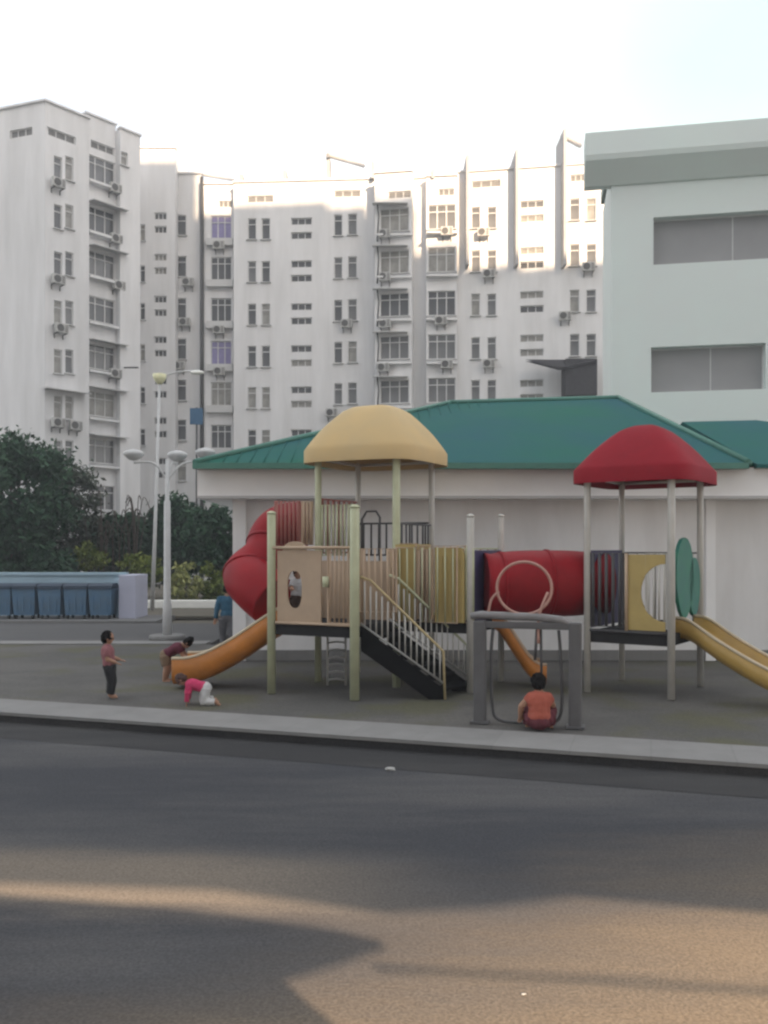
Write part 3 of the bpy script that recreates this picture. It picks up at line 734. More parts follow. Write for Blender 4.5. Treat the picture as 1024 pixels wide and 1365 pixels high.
# raised round top
N = 12; arc = [(.47 + .24 * math.cos(math.pi * i / N), 2.55 + .16 * math.sin(math.pi * i / N)) for i in range(N + 1)]
b.prism(arc, 0, .04, fr); b.build('panel', 'tan', ps)
barrier(A[0], A[1], 1.3, RT, 5, 'tan_bar', 'tan_bar', a=.66, b_=.98)
MB().tube([fr(.0, -.03, RT + .02), fr(L, -.03, RT + .02)], .028, 8).build('guard_rail', 'tan_bar', ps)
MB().tube([fr(.1, -.03, 1.27), fr(L, -.03, 1.27)], .026, 8).build('guard_rail', 'tan_bar', ps)
# spinner toy on the bars
MB().tube([fr(1.12, -.05, 1.92), fr(1.12, -.05, 2.1)], .055, 12).build('spinner_drum', 'post_cream', ps)
# cell A back side barrier toward B riser (panel under upper deck)
barrier(A[3], A[2], DZ, UZ, 8, 'tan_bar')
fr, L = frame2(A[3], A[2]); MB().prism([(.1, DZ), (.1, UZ + .3), (L - .1, UZ + .3), (L - .1, DZ)], -.08, -.05, fr).build('riser_panel', 'tan', ps)
fr, L = frame2(A[1], A[2]); MB().prism([(1.18, DZ), (1.18, RT - .05), (1.48, RT - .05), (1.48, DZ)], -.05, -.01, fr).build('panel', 'tan', ps)
fr, L = frame2(Bq[1], Bq[2]); MB().prism([(.08, DZ), (.08, UZ + .62), (L - .08, UZ + .62), (L - .08, DZ)], -.02, .02, fr).build('panel', 'yellow_panel', ps)
fr, L = frame2(C[3], C[2]); MB().prism([(.1, DZ), (.1, RT), (.75, RT), (.75, DZ)], -.06, -.02, fr).build('panel', 'yellow_panel', ps)
barrier(A[1] + u * .02 + v * .1, A[1] + u * .62 + v * .35, DZ + .25, RT, 6, 'tan_bar', 'tan_bar')
barrier(A[2] - v * .1 + u * .03, C[1] - v * .1, DZ + .05, RT - .02, 4, 'tan_bar', 'tan_bar', rad=.018, a=.28, b_=.55)
# cell B upper barriers
barrier(Bq[0], Bq[3], UZ + .45, 3.55, 7, 'red_bar', 'red_bar', rad=.03)
o = barrier(Bq[0], Bq[1], UZ + .4, 3.42, 9, 'post_cream', 'post_cream', a=0, b_=.5, rad=.02)
fr, L = frame2(Bq[3], Bq[2])
barrier(Bq[3], Bq[2], UZ + .4, 3.1, 9, 'dark_bar', 'dark_bar', rad=.02)
barrier(Bq[1], Bq[2], UZ + .4, 3.05, 6, 'dark_bar', 'dark_bar', rad=.02)
ga, gb_ = Vector((X(365, 16.7), 16.7)), Vector((X(418, 16.85), 16.85))
barrier(ga, gb_, 2.66, 3.5, 6, 'red_bar', 'red_bar', rad=.028, b_=.68)
barrier(ga, gb_, 2.66, 3.5, 3, 'tan_bar', 'tan_bar', rad=.03, a=.68)
# plum bars and dark hoop
b = MB(); fr, L = frame2(Bq[0], Bq[1])
for a in (.62, .72): b.tube([fr(a, .1, 2.4), fr(a + .04, .1, 3.2), fr(a + .12, .1, 3.32)], .025, 8)
b.build('grab_bars', 'pink_bar', ps)
b = MB(); b.tube([fr(.8, .3, 2.1), fr(.8, .3, 3.15), fr(.9, .3, 3.3), fr(1.1, .3, 3.3), fr(1.18, .3, 3.18), fr(1.18, .3, 2.1)], .022, 8); b.build('hoop_bar', 'dark_bar', ps)
# yellow panels & tan bars of cell C front, B right lower side
barrier(C[0], C[1], DZ + .02, RT + .1, 6, 'tan_bar', 'tan_bar', a=0, b_=.3)
fr, L = frame2(C[0], C[1])
MB().prism([(.02, DZ), (.02, RT + .08), (.40, RT + .08), (.40, DZ)], -.09, -.05, fr).build('panel', 'yellow_panel', ps)
MB().prism([(.46, DZ), (.46, RT), (.72, RT), (.72, DZ)], .05, .09, fr).build('panel', 'tan', ps)
MB().prism([(.8, DZ), (.8, RT + .02), (1.3, RT + .02), (1.36, RT - .1), (1.36, DZ)], -.09, -.05, fr).build('panel', 'yellow_panel', ps)
b = MB()
for i in range(6): b.box(fr(.86 + i * .085, -.095, 1.9), (.012, .02, 1.1), rz=math.atan2(u.y, u.x))
b.build('panel_ribs', 'yellow_panel', ps)
barrier(C[0] - v * .16, C[1] - v * .16, DZ, RT + .02, 8, 'post_cream', 'tan_bar', a=.02, b_=.9, rad=.013)
barrier(C[3], C[2], DZ, RT, 9, 'tan_bar', 'post_cream')
b = MB().tube([fr(1.38, -.02, 1.3), fr(1.38, -.02, 2.55), fr(1.44, -.02, 2.72), fr(1.5, -.02, 2.55), fr(1.5, -.02, 1.3)], .03, 8); b.build('grab_hoop', 'post_cream', ps)
# right side of cell A above the stairs
barrier(A[1], A[2], DZ, RT, 6, 'tan_bar', 'tan_bar', a=.0, b_=.25)
barrier(A[1], A[2], DZ, RT, 6, 'tan_bar', 'tan_bar', a=.75, b_=1)
fr, L = frame2(A[2], C[1])
barrier(C[0], C[1], DZ, RT + .05, 7, 'tan_bar', 'tan_bar', a=.3, b_=1)
# ---- stairs, from cell A's right side
st0 = Vector(A[1]) + v * .12 + u * .06; st1 = Vector(A[1]) + v * 1.1 + u * .06
run = (Vector(G(592, 932)) - st0); rl = run.length; ru = run.normalized()
sw = (st1 - st0); 
NS = 6
b = MB()
for i in range(NS):
    t = (i + .5) / NS; z = DZ * (1 - (i + 1) / (NS + 1))
    c = st0 + run * t + sw * .5
    vs = [st0 + run * (i / NS), st0 + run * ((i + 1.1) / NS), st0 + run * ((i + 1.1) / NS) + sw, st0 + run * (i / NS) + sw]
    vv = [V3(p, z) for p in vs] + [V3(p, z - .05) for p in vs]
    b.add(vv, [(0, 1, 2, 3), (7, 6, 5, 4)] + [(k, (k + 1) % 4, (k + 1) % 4 + 4, k + 4) for k in range(4)])
b.build('stair_treads', 'stair', ps)
for off_, in ((0.0,), (1.0,)):
    b = MB(); q0_ = st0 + sw * off_; q1_ = q0_ + run
    t2 = sw.normalized() * .02
    pts = [(q0_, DZ), (q1_, .16), (q1_, -.0), (q1_ - ru * .25, -.0), (q0_, DZ - .42)]
    vs = [V3(p - t2, z) for p, z in pts] + [V3(p + t2, z) for p, z in pts]
    b.add(vs, [(0, 1, 2, 3, 4), (9, 8, 7, 6, 5)] + [(i, (i + 1) % 5, (i + 1) % 5 + 5, i + 5) for i in range(5)])
    b.build('stringer', 'stair', ps)
for off_, mm in ((-.03, 'rail_tan'), (1.03, 'post_cream')):
    q0_ = st0 + sw * off_; q1_ = q0_ + run * 1.0
    b = MB().tube([V3(q0_, 2.1), V3(q0_ + run * .12, 2.04), V3(q0_ + run * .93, .92), V3(q1_, .82), V3(q1_ + ru * .03, .0)], .022, 8)
    b.build('handrail', mm, ps)
    o = MB().tube([V3(q0_, 1.3), V3(q1_, .28)], .02, 8).build('baluster_rail', 'rail_grey', ps)
    for i in range(14):
        t = .05 + i * .07; q = q0_ + run * t; zt_ = 2.08 + (0.86 - 2.08) * t; zb2 = 1.3 + (.28 - 1.3) * t
        inst('baluster', barmesh(.8, 'post_grey', .014), o, V3(q, zb2), scale=(1, 1, (zt_ - zb2) / .8))
# ---- ladder under the deck
lx, ly = X(451, 16.3), 16.3
b = MB()
for dx in (-.2, .14): b.tube([(lx + dx, ly, 0), (lx + dx, ly, 1.22)], .022, 8)
ld = b.build('ladder', 'post_grey', ps)
b = MB()
for i in range(8): b.tube([(lx - .2, ly, .1 + i * .14), (lx - .03, ly - .05, .13 + i * .14), (lx + .14, ly, .1 + i * .14)], .018, 8)
b.build('rungs', 'lamp_white', ld)
b = MB(); pts = []
for i in range(90): a = i * .75; pts.append((lx + .32 + .08 * math.cos(a), ly + .08 * math.sin(a), .08 + i * .0125))
b.tube(pts, .012, 6); b.build('coil_climber', 'dark_bar', ps)

# ---- domed roofs
def dome(c, hu, hv, du, dv, z0, z1, m, prof, name='roof', sq=5.0, lip=.14, N=48, flat=.18):
    b = MB(); rings = []
    levels = [(1.0, z0), (1.0, z0 + lip)] + [(flat + (1 - flat) * k, z0 + lip + (z1 - z0 - lip) * t) for k, t in prof]
    def ring(k, z, inset=0):
        out = []
        for i in range(N):
            t = 2 * math.pi * (i + .5) / N; cs, sn = math.cos(t), math.sin(t); e = 2 / sq
            a = math.copysign(abs(cs) ** e, cs) * (hu * k - inset); bb_ = math.copysign(abs(sn) ** e, sn) * (hv * k - inset)
            p = c + du * a + dv * bb_; out.append((p.x, p.y, z))
        return out
    for k, z in levels: rings.append(ring(k, z))
    inner = [ring(k, z - .04, .04) for k, z in levels[1:]][::-1]
    inner.append(ring(1.0, z0, .04))
    allr = [rings[0]] + rings[1:]
    vs = [p for g in allr for p in g]; fs = []
    for i in range(len(allr) - 1):
        for k in range(N): k2 = (k + 1) % N; fs.append((i * N + k, i * N + k2, (i + 1) * N + k2, (i + 1) * N + k))
    fs.append([(len(allr) - 1) * N + k for k in range(N)])
    b.add(vs, fs, True)
    vs = [p for g in inner for p in g]; fs = [[k for k in range(N)][::-1]]
    for i in range(len(inner) - 1):
        for k in range(N): k2 = (k + 1) % N; fs.append((i * N + k, i * N + k2, (i + 1) * N + k2, (i + 1) * N + k))
    b.add(vs, fs, True)
    o = b.build(name, m, ps)
    return o
cB = sum(Bq, Vector((0, 0))) / 4
zB = cB.y
profY = [(.95, .10), (.87, .24), (.76, .42), (.64, .58), (.50, .75), (.38, .88), (.24, .97), (.12, 1.0)]
dome(cB + Vector((.02, -.0)), 1.19, 1.14, u, v, Hh(617, zB - .5), Hh(543, zB), 'yellow_roof', profY, sq=4.5, lip=.24, flat=.14)
# posts poke into the roof; underside frame
b = MB()
for i in range(4): b.tube([V3(Bq[i], TY), V3(Bq[(i + 1) % 4], TY)], .03, 8)
b.build('roof_frame', 'post_grey', ps)
# ---- red tower
T0 = Vector((X(783, 15.55), 15.55)); T1 = Vector((X(895, 14.75), 14.75)); T3 = Vector((X(829, 16.95), 16.95)); T2 = T1 + (T3 - T0)
T = [T0, T1, T2, T3]; tu = (T1 - T0).normalized(); tv = (T3 - T0).normalized()
TR = 3.88
for p, rad, m in ((T0, .06, 'post_grey'), (T1, .065, 'post_grey'), (T2, .06, 'post_grey'), (T3, .055, 'post_grey')): post(p, TR, m, rad)
quad_deck(T, 1.1)
MB().tube([V3(T0, 1.12), V3(T1, 1.12)], .03, 8).build('deck_edge', 'dark_bar', ps)
cT = sum(T, Vector((0, 0))) / 4
profR = [(.94, .09), (.84, .24), (.73, .40), (.60, .57), (.46, .73), (.32, .87), (.18, .96), (.08, 1.0)]
dome(cT + Vector((.02, 0)), 1.06, 1.12, tu, tv, Hh(643, cT.y - .6), Hh(568, cT.y), 'red_roof', profR, sq=6.0, lip=.24, flat=.08)
b = MB()
for i in range(4): b.tube([V3(T[i], TR - .02), V3(T[(i + 1) % 4], TR - .02)], .028, 8)
b.build('roof_frame', 'post_grey', ps)
barrier(T0, T1, 1.2, 2.5, 5, 'dark_bar', 'dark_bar', a=0, b_=.47, rad=.03)
fr, L = frame2(T0, T1)
b = panel_hole(T0, T1, .74, L - .08, 1.16, 2.48, L + .02, 1.82, .42, .5, 'yellow_panel')
# clean panel: solid left strip with circular bite on the right
b = MB(); arc = [(L - .1, 1.16), (.72, 1.16), (.72, 2.48), (L - .1, 2.48)]
N = 16
for i in range(N + 1):
    t = math.pi / 2 + math.pi * i / N
    arc.append((L - .1 + .42 * math.cos(t), 1.82 + .5 * math.sin(t)))
b.prism(arc, -.02, .03, fr); b.build('panel', 'yellow_panel', ps)
MB().tube([fr(.72, -.04, 1.14), fr(.72, -.04, 2.5)], .03, 8).build('panel_edge', 'tan_bar', ps)
barrier(T0, T1, 1.2, 2.5, 4, 'post_grey', 'post_grey', a=.68, b_=.98, rad=.018)
barrier(T3, T2, 1.2, 2.5, 8, 'post_grey', 'dark_bar')
# indigo panel & dark panel at tube ends
fr, L = frame2(C[1], C[2])
MB().prism([(.05, DZ), (.05, 2.55), (L - .05, 2.55), (L - .05, DZ)], -.02, .03, fr).build('end_panel', 'blue_panel', ps)
fr, L = frame2(T0, T3)
MB().prism([(.05, 1.15), (.05, 2.55), (L - .05, 2.55), (L - .05, 1.15)], -.02, .03, fr).build('end_panel', 'blue_panel', ps)
# ---- red crawl tube (barrel)
ca = (C[1] + C[2]) / 2; cb = (T0 + T3) / 2 ; ca = ca + (C[1] - C[2]) * .1; 
N = 18; pts = []; rr = []
for i in range(N + 1):
    t = i / N; p = ca.lerp(cb, t); pts.append((p.x, p.y, 1.93)); e = abs(2 * t - 1)
    rr.append(.62 - .09 * e ** 3 + (.05 if i in (0, N) else 0))
b = MB().tube(pts, rr, 28); b.build('crawl_tube', 'red_tube', ps)
for t in (.12, .5, .88):
    p = ca.lerp(cb, t); q = ca.lerp(cb, t + .025); k = .64 - .09 * abs(2 * t - 1) ** 3
    MB().tube([(p.x, p.y, 1.93), (q.x, q.y, 1.93)], k, 28).build('tube_collar', 'red_tube', ps)
# ---- red tube slide on the upper deck, curling down to the orange chute
def cat(pts, n_=8):
    P_ = [Vector(p) for p in pts]; P_ = [P_[0] * 2 - P_[1]] + P_ + [P_[-1] * 2 - P_[-2]]; out = []
    for i in range(1, len(P_) - 2):
        for k in range(n_):
            t = k / n_; a, b_, c, d_ = P_[i - 1], P_[i], P_[i + 1], P_[i + 2]
            out.append(.5 * ((2 * b_) + (c - a) * t + (2 * a - 5 * b_ + 4 * c - d_) * t * t + (3 * b_ - a - 3 * c + d_) * t ** 3))
    out.append(P_[-2]); return out
def P3(px, py, z): return (X(px, z), z, Hh(py, z))
tp = cat([P3(410, 704, 17.5), P3(384, 703, 17.5), P3(364, 716, 17.4), P3(352, 742, 17.1), P3(331, 766, 16.8), P3(344, 783, 16.4), P3(366, 802, 16.15)])
tr_ = [.50 - .07 * math.exp(-((i / (len(tp) - 1) - .5) / .16) ** 2) for i in range(len(tp))]
b = MB().tube(tp, tr_, 24); b.build('tube_slide', 'red_tube', ps)
for i in (8, 20, 32):
    a_, c_ = Vector(tp[i]), Vector(tp[i + 1]); dd = (c_ - a_).normalized() * .05
    MB().tube([a_ - dd * .6, a_ + dd * .6], tr_[i] + .02, 24).build('tube_collar', 'red_tube', ps)
# slide chutes
def chute(path, wd, m, rimm, name='slide', wall=.22):
    path = cat(path, 6); b = MB(); rim = [[], []]; secs = []
    for i, p in enumerate(path):
        t = (path[min(i + 1, len(path) - 1)] - path[max(i - 1, 0)]); th = Vector((t.x, t.y, 0)).normalized(); sd_ = Vector((-th.y, th.x, 0))
        up = Vector((0, 0, 1))
        sec = []
        for a, h in ((-1, wall), (-.93, .06), (-.75, 0), (0, -.02), (.75, 0), (.93, .06), (1, wall), (1.1, wall), (1.06, .0), (.85, -.12), (0, -.15), (-.85, -.12), (-1.06, 0), (-1.1, wall)):
            sec.append(p + sd_ * (a * wd / 2) + up * h)
        secs.append(sec); rim[0].append(p + sd_ * (-1.05 * wd / 2) + up * wall); rim[1].append(p + sd_ * (1.05 * wd / 2) + up * wall)
    n_ = len(secs[0]); vs = [q for s in secs for q in s]; fs = []
    for i in range(len(secs) - 1):
        for k in range(n_): k2 = (k + 1) % n_; fs.append((i * n_ + k, (i + 1) * n_ + k, (i + 1) * n_ + k2, i * n_ + k2))
    b.add(vs, fs, True); b.add(secs[0], [list(range(n_))]); b.add(secs[-1], [list(range(n_))[::-1]])
    o = b.build(name, m, ps)
    for q_ in rim: MB().tube(q_, .03, 8).build('slide_rim', rimm, o)
    return o
mA = (A[0] + A[3]) / 2 + u * .05
sdir = Vector((X(243, 16.3), 16.3)) - mA; sdir.normalize(); LN = (Vector((X(240, 16.3), 16.3)) - mA).length
def sp(t, z): p = mA + sdir * LN * t; return (p.x, p.y, z)
chute([sp(0, 1.2), sp(.1, 1.16), sp(.3, .88), sp(.5, .58), sp(.7, .34), sp(.86, .22), sp(1.0, .2)], .86, 'orange', 'rim', wall=.36)
MB().box(sp(.88, .1), (.1, .4, .22)).build('slide_foot', 'post_grey', ps)
# entrance hood beside the chute (tan side panels)
fr, L = frame2(A[3], A[0])
MB().prism([(.2, 1.2), (.2, 1.75), (.32, 1.95), (.45, 1.75), (.45, 1.2)], -.02, .04, fr).build('hood_panel', 'tan', ps)
# small brown-orange chute beneath the crawl tube
c0 = (C[1] * .35 + C[2] * .65)
c1 = Vector((X(722, 16.3), 16.3))
def cp(t, z): p = c0.lerp(c1, t); return (p.x, p.y, z)
chute([cp(0, 1.22), cp(.15, 1.15), cp(.4, .8), cp(.7, .38), cp(.9, .22), cp(1.05, .2)], .72, 'orange', 'tan_bar', wall=.24)
# yellow slide on the right
mT = (T1 + T2) / 2
d2 = (Vector((X(1060, 13.9), 13.9)) - mT).normalized()
def yp(s_, z): p = mT + d2 * s_; return (p.x, p.y, z)
chute([yp(-.05, 1.12), yp(.25, 1.08), yp(.8, .78), yp(1.5, .46), yp(2.1, .26), yp(2.5, .2), yp(2.7, .2)], .6, 'yellow_slide', 'rim', wall=.24)
MB().box(yp(2.3, .09), (.1, .35, .2)).build('slide_foot', 'post_grey', ps)
# green leaf-shaped entrance panel
fr, L = frame2(T1, T2)
for a_off, hh, ww in ((.70, 2.78, .50), (1.28, 2.42, .34)):
    pts = []
    for i in range(20):
        t = 2 * math.pi * i / 20; zc = (1.35 + hh) / 2
        pts.append((a_off + ww * math.cos(t) * (1 + .12 * math.sin(t)), zc + (hh - 1.35) / 2 * math.sin(t)))
    b = MB().prism(pts, -.03, .03, fr); b.build('leaf_panel', 'green_panel', ps)

# ------------------------------------------------------------------ CLIMBING FRAME in front
cf = empty('climbing_frame', (2.1, 12.7, 0))
tag(cf, 'charcoal arch frame with pink-tan ring on top beside the kerb', 'climbing frame')
z1_, z2_ = 12.83, 12.46
pL = (X(640, z1_), z1_); pR = (X(767, z2_), z2_)
ang = math.atan2(pR[1] - pL[1], pR[0] - pL[0])
for p in (pL, pR):
    b = MB().box((p[0], p[1], .76), (.185, .16, 1.52), rz=ang, bev=.03); b.box((p[0], p[1], .015), (.26, .24, .03), rz=ang); b.build('frame_post', 'frame_grey', cf)
def FP(t, z, o=0): return (pL[0] + (pR[0] - pL[0]) * t + o * math.sin(ang) * -1, pL[1] + (pR[1] - pL[1]) * t - o, z)
b = MB().tube([FP(-.1, 1.58), FP(.0, 1.6), FP(.3, 1.59), FP(.6, 1.585), FP(.85, 1.55), FP(1.02, 1.44)], [.05, .06, .06, .06, .06, .05], 10); b.build('top_beam', 'beam_grey', cf)
MB().box(FP(.5, 1.46), (1.24, .1, .1), rz=ang, bev=.02).build('cross_beam', 'frame_grey', cf)
b = MB(); b.tube(cat([FP(.14, 1.4), FP(.12, 1.0), FP(.13, .3), FP(.2, .06), FP(.5, .03), FP(.78, .06), FP(.86, .3), FP(.85, 1.0), FP(.83, 1.4)], 5), .024, 8); b.build('loop_bar', 'dark_bar', cf)
b = MB(); b.tube([FP(.62, 1.4, -.05), FP(.6, .95, -.05)], .022, 8); b.tube([FP(.66, 1.4, -.05), FP(.67, .6, -.05)], .02, 8); b.build('hanging_bars', 'dark_bar', cf)
rc = FP(.47, 0); rzc = Hh(784, 12.65)
pts = [(rc[0] + .385 * math.cos(t), rc[1] + .385 * math.cos(t) * math.tan(ang), rzc + .385 * math.sin(t)) for t in [2 * math.pi * i / 36 for i in range(36)]]
b = MB().tube(pts, .022, 8, closed=True); b.build('ring', 'ring', cf)
b = MB().tube(cat([FP(.08, 1.55), FP(.12, 1.82), FP(.2, 1.95)], 5), .02, 8); b.build('ring_strut', 'ring', cf)
b = MB().tube(cat([FP(.72, 1.95), FP(.66, 1.75), FP(.62, 1.55), FP(.62, 1.2)], 5), .022, 8); b.build('ring_strut', 'ring', cf)

# ------------------------------------------------------------------ LAMPS
zq = 24.4; lp = empty('street_lamp', (X(223, zq), zq, 0))
tag(lp, 'white lamp post with three saucer-shaped heads on curved arms', 'lamp post')
lxp = X(223, zq)
MB().tube([(lxp, zq, 0), (lxp, zq, .12), (lxp, zq, .14)], [.5, .5, .46], 20).build('base', 'concrete', lp)
b = MB().tube([(lxp, zq, .1), (lxp, zq, 1.0), (lxp, zq, 1.08), (lxp, zq, 3.9), (lxp, zq, 3.95), (lxp, zq, Hh(612, zq))], [.13, .12, .10, .09, .06, .05], 14); b.build('pole', 'lamp_white', lp)
for px, py, dz, dy in ((181, 606, 0, -.2), (231, 604, 0, .5), (272, 602, 0, .2)):
    hx, hz = X(px, zq), Hh(py, zq); hy = zq + dy
    b = MB().tube(cat([(lxp, zq, Hh(640, zq)), ((lxp * .6 + hx * .4), zq + dy * .4, Hh(618, zq)), (hx, hy, hz - .25), ], 6), .03, 8); b.build('arm', 'lamp_white', lp)
    b = MB(); pr = [(.0, .14), (.1, .12), (.2, .09), (.28, .03), (.29, -.02), (.22, -.1), (.12, -.17), (.0, -.2)]
    N = 18; vs = [(hx + q * math.cos(2 * math.pi * k / N), hy + q * math.sin(2 * math.pi * k / N), hz + z) for q, z in pr for k in range(N)]
    fs = [(i * N + k, i * N + (k + 1) % N, (i + 1) * N + (k + 1) % N, (i + 1) * N + k) for i in range(len(pr) - 1) for k in range(N)]
    b.add(vs, fs, True); b.build('lamp_head', 'lamp_shell', lp)
zq = 36.0; lp = empty('street_lamp', (X(204, zq), zq, 0))
tag(lp, 'tall slender white street light with a long arm reaching right', 'street light')
b = MB().tube([(X(203, zq), zq, 0), (X(207, zq), zq, Hh(700, zq)), (X(213, zq), zq, Hh(505, zq))], [.09, .075, .05], 10); b.build('pole', 'lamp_white', lp)
b = MB().tube(cat([P3(213, 506, zq), P3(225, 499, zq), P3(245, 495, zq), P3(258, 495, zq)], 5), .04, 8); b.build('arm', 'lamp_white', lp)
b = MB().ell(P3(263, 496.5, zq), (.3, .14, .09)); b.build('lamp_head', 'white_kerb', lp)
mlamp = bpy.data.materials.new('lamp_lens'); mlamp.use_nodes = True
mlamp.node_tree.nodes['Principled BSDF'].inputs['Base Color'].default_value = (.8, .78, .5, 1)
b = MB().tube([P3(213, 512, zq), P3(213, 505, zq), P3(213, 499, zq)], [.1, .26, .3], 12); b.build('lamp_head', mlamp, lp)
zq = 55.0; b = MB().tube([(X(166, 57), 57, Hh(490, 57)), (X(184, 55), 55, Hh(490, 55))], .05, 6)
b.build('wall_bracket', 'pipe', ROOT['left'])
# small blue sign on a post in front of the drain pipe
zq = 50; sg = empty('blue_sign', (X(262, zq), zq, 0)); tag(sg, 'small square blue sign on a dark pole before the shaded block', 'sign')
MB().tube([(X(262, zq), zq + .06, 0), (X(262, zq), zq + .06, Hh(543, zq))], .06, 8).build('pole', 'pipe', sg)
MB().box((X(262, zq), zq, Hh(555, zq)), (.75, .06, .95), bev=.01).build('sign_plate', mat('sign_blue', (.04, .11, .2), .5), sg)

# ------------------------------------------------------------------ WASTE CONTAINERS AND WALL
gw = empty('enclosure_wall', (X(60, 32.8), 32.8, 0)); tag(gw, 'low pale blue wall behind the waste containers', 'wall')
MB().box(((X(-120, 32.8) + X(170, 32.8)) / 2, 32.8, .78), (X(170, 32.8) - X(-120, 32.8), .25, 1.56)).build('wall', 'blue_wall', gw)
MB().box(((X(-120, 32.8) + X(170, 32.8)) / 2, 32.78, 1.61), (X(170, 32.8) - X(-120, 32.8), .36, .1)).build('coping', 'blue_wall', gw)
MB().box((X(176, 31.9), 32.1, .8), (.62, 1.6, 1.6), bev=.02).build('end_pier', 'lav_wall', gw)
MB().box((X(161, 32), 32.3, .72), (.5, .7, 1.44), bev=.02).build('side_panel', 'blue_wall', gw)
bz = 31.4
def bin_master():
    r_ = empty('waste_container', (0, 0, 0))
    b = MB(); w0, w1_, h_ = .36, .42, 1.08
    vs = [(-w0, -.33, .14), (w0, -.33, .14), (w0, .33, .14), (-w0, .33, .14), (-w1_, -.4, h_), (w1_, -.4, h_), (w1_, .4, h_), (-w1_, .4, h_)]
    b.add(vs, [(3, 2, 1, 0), (4, 5, 6, 7), (0, 1, 5, 4), (1, 2, 6, 5), (2, 3, 7, 6), (3, 0, 4, 7)])
    for x in (-.24, 0, .24): b.box((x, -.385, .6), (.03, .03, .7), rx=R(-4))
    b.build('body', 'blue_bin', r_)
    b = MB(); b.prism([(-.42, 1.08), (.42, 1.08), (.42, 1.14), (-.42, 1.14)], -.44, -.40)
    pr = [(-.42, 1.09), (-.41, 1.2), (-.2, 1.27), (.2, 1.28), (.42, 1.2), (.42, 1.09)]
    b.prism(pr, -.43, .43, lambda a, y, z: (y, a, z)); b.build('lid', 'dark_bin', r_)
    for x in (-.3, .3):
        for y in (-.26, .26): b = MB().tube([(x - .025, y, .08), (x + .025, y, .08)], .08, 12); b.build('wheel', 'rubber', r_)
    return r_
bm_ = bin_master()
wh = ['leftmost of the five blue waste containers, cut by the left edge', 'second blue waste container from the left by the pale wall', 'middle one of the five blue waste containers', 'fourth blue waste container from the left by the pale wall', 'rightmost blue waste container, next to the lavender end pier']
for i, px in enumerate((5, 37, 71, 105, 138)):
    if i == 0: o = bm_
    else:
        o = bm_.copy(); COL.objects.link(o)
        for ch in list(bm_.children): c = ch.copy(); COL.objects.link(c); c.parent = o
    o.location = (X(px, bz), bz, .03); tag(o, wh[i], 'waste container', 'blue waste containers along the low wall')
# white painted low kerb wall
kw = MB().box(((X(188, 37.5) + X(345, 37.5)) / 2, 37.5, .15), (X(345, 37.5) - X(188, 37.5), .4, .34), bev=.03).build('white_kerb_wall', 'white_kerb')
tag(kw, 'low white painted border in front of the bushes', 'border wall')

# ------------------------------------------------------------------ TREES
def tree(name, label, cx, cz_, z, rx, rzz, leafm, cat_='tree', nclump=60, per=70, leaf=.16, trunk=.16, ry=None, group=None, seed=1, bare=False, hang=0.0):
    """cx px centre, cz_ py centre of crown, z depth; rx, rzz radii in px"""
    rr = random.Random(seed); x0 = X(cx, z); hc = Hh(cz_, z); k = z / F; ax, az_ = rx * k, rzz * k; ay = ry or ax * .8
    root = empty(name, (x0, z, 0)); tag(root, label, cat_, group)
    # trunk & limbs
    b = MB(); tb = [(x0, z, -.05)]
    for i in range(1, 5): tb.append((x0 + rr.uniform(-.1, .1) * i * .4, z + rr.uniform(-.1, .1), hc * i / 5 + 0))
    b.tube(tb, [trunk, trunk * .85, trunk * .7, trunk * .55, trunk * .4], 8)
    cl = []
    for i in range(nclump):
        while True:
            p = Vector((rr.uniform(-1, 1), rr.uniform(-1, 1), rr.uniform(-1, 1)))
            if .1 < p.length < 1: break
        p = p * (p.length ** -.35) if p.length > .2 else p
        p *= rr.uniform(.75, 1.05)
        c = Vector((x0 + p.x * ax, z + p.y * ay, max(.15, hc + p.z * az_))); cl.append(c)
    for c in cl[:14]:
        st = Vector(tb[rr.choice((2, 3, 4))]); mid = st.lerp(c, .5) + Vector((0, 0, .15 * az_))
        b.tube([st, mid, c], [trunk * .3, trunk * .18, trunk * .06], 5)
    b.build('trunk', 'bark', root)
    b = MB(); cs = (ax + az_) / 2
    for c in cl:
        rad = cs * rr.uniform(.16, .32)
        for j in range(per):
            q = Vector((rr.gauss(0, 1), rr.gauss(0, 1), rr.gauss(0, .8))) * rad * .55
            p = c + q
            if p.z < .02: p.z = rr.uniform(.02, .3)
            s = leaf * rr.uniform(.5, 1.2)
            a = Vector((rr.uniform(-1, 1), rr.uniform(-1, 1), rr.uniform(-1, 1))).normalized(); bb_ = a.cross(Vector((rr.uniform(-1, 1), rr.uniform(-1, 1), rr.uniform(-1, 1)))).normalized()
            b.add([p - a * s, p + bb_ * s * .45, p + a * s, p - bb_ * s * .45], [(0, 1, 2, 3)])
    me = bpy.data.meshes.new('crown'); me.from_pydata([tuple(Vector(q) - Vector(root.location)) for q in b.v], [], b.f); me.materials.append(M[leafm])
    o = bpy.data.objects.new('crown', me); COL.objects.link(o); o.parent = root
    return root
tree('broadleaf_tree', 'big dark dense tree at the left edge behind the pale blue wall', 8, 665, 38, 84, 98, 'leaf_dark', nclump=130, per=110, leaf=.17, trunk=.22, seed=3)
tree('broadleaf_tree', 'loose grey-green tree just right of the big dark tree', 92, 690, 42, 40, 88, 'leaf_grey', nclump=75, per=80, leaf=.15, seed=5)
tree('broadleaf_tree', 'dark tree between the loose tree and the slender street light', 160, 728, 43, 42, 46, 'leaf_dark', nclump=90, per=100, leaf=.2, seed=6)
tree('broadleaf_tree', 'dark rounded tree behind the saucer lamp post', 232, 722, 44, 50, 54, 'leaf_dark', nclump=120, per=110, leaf=.2, seed=8)
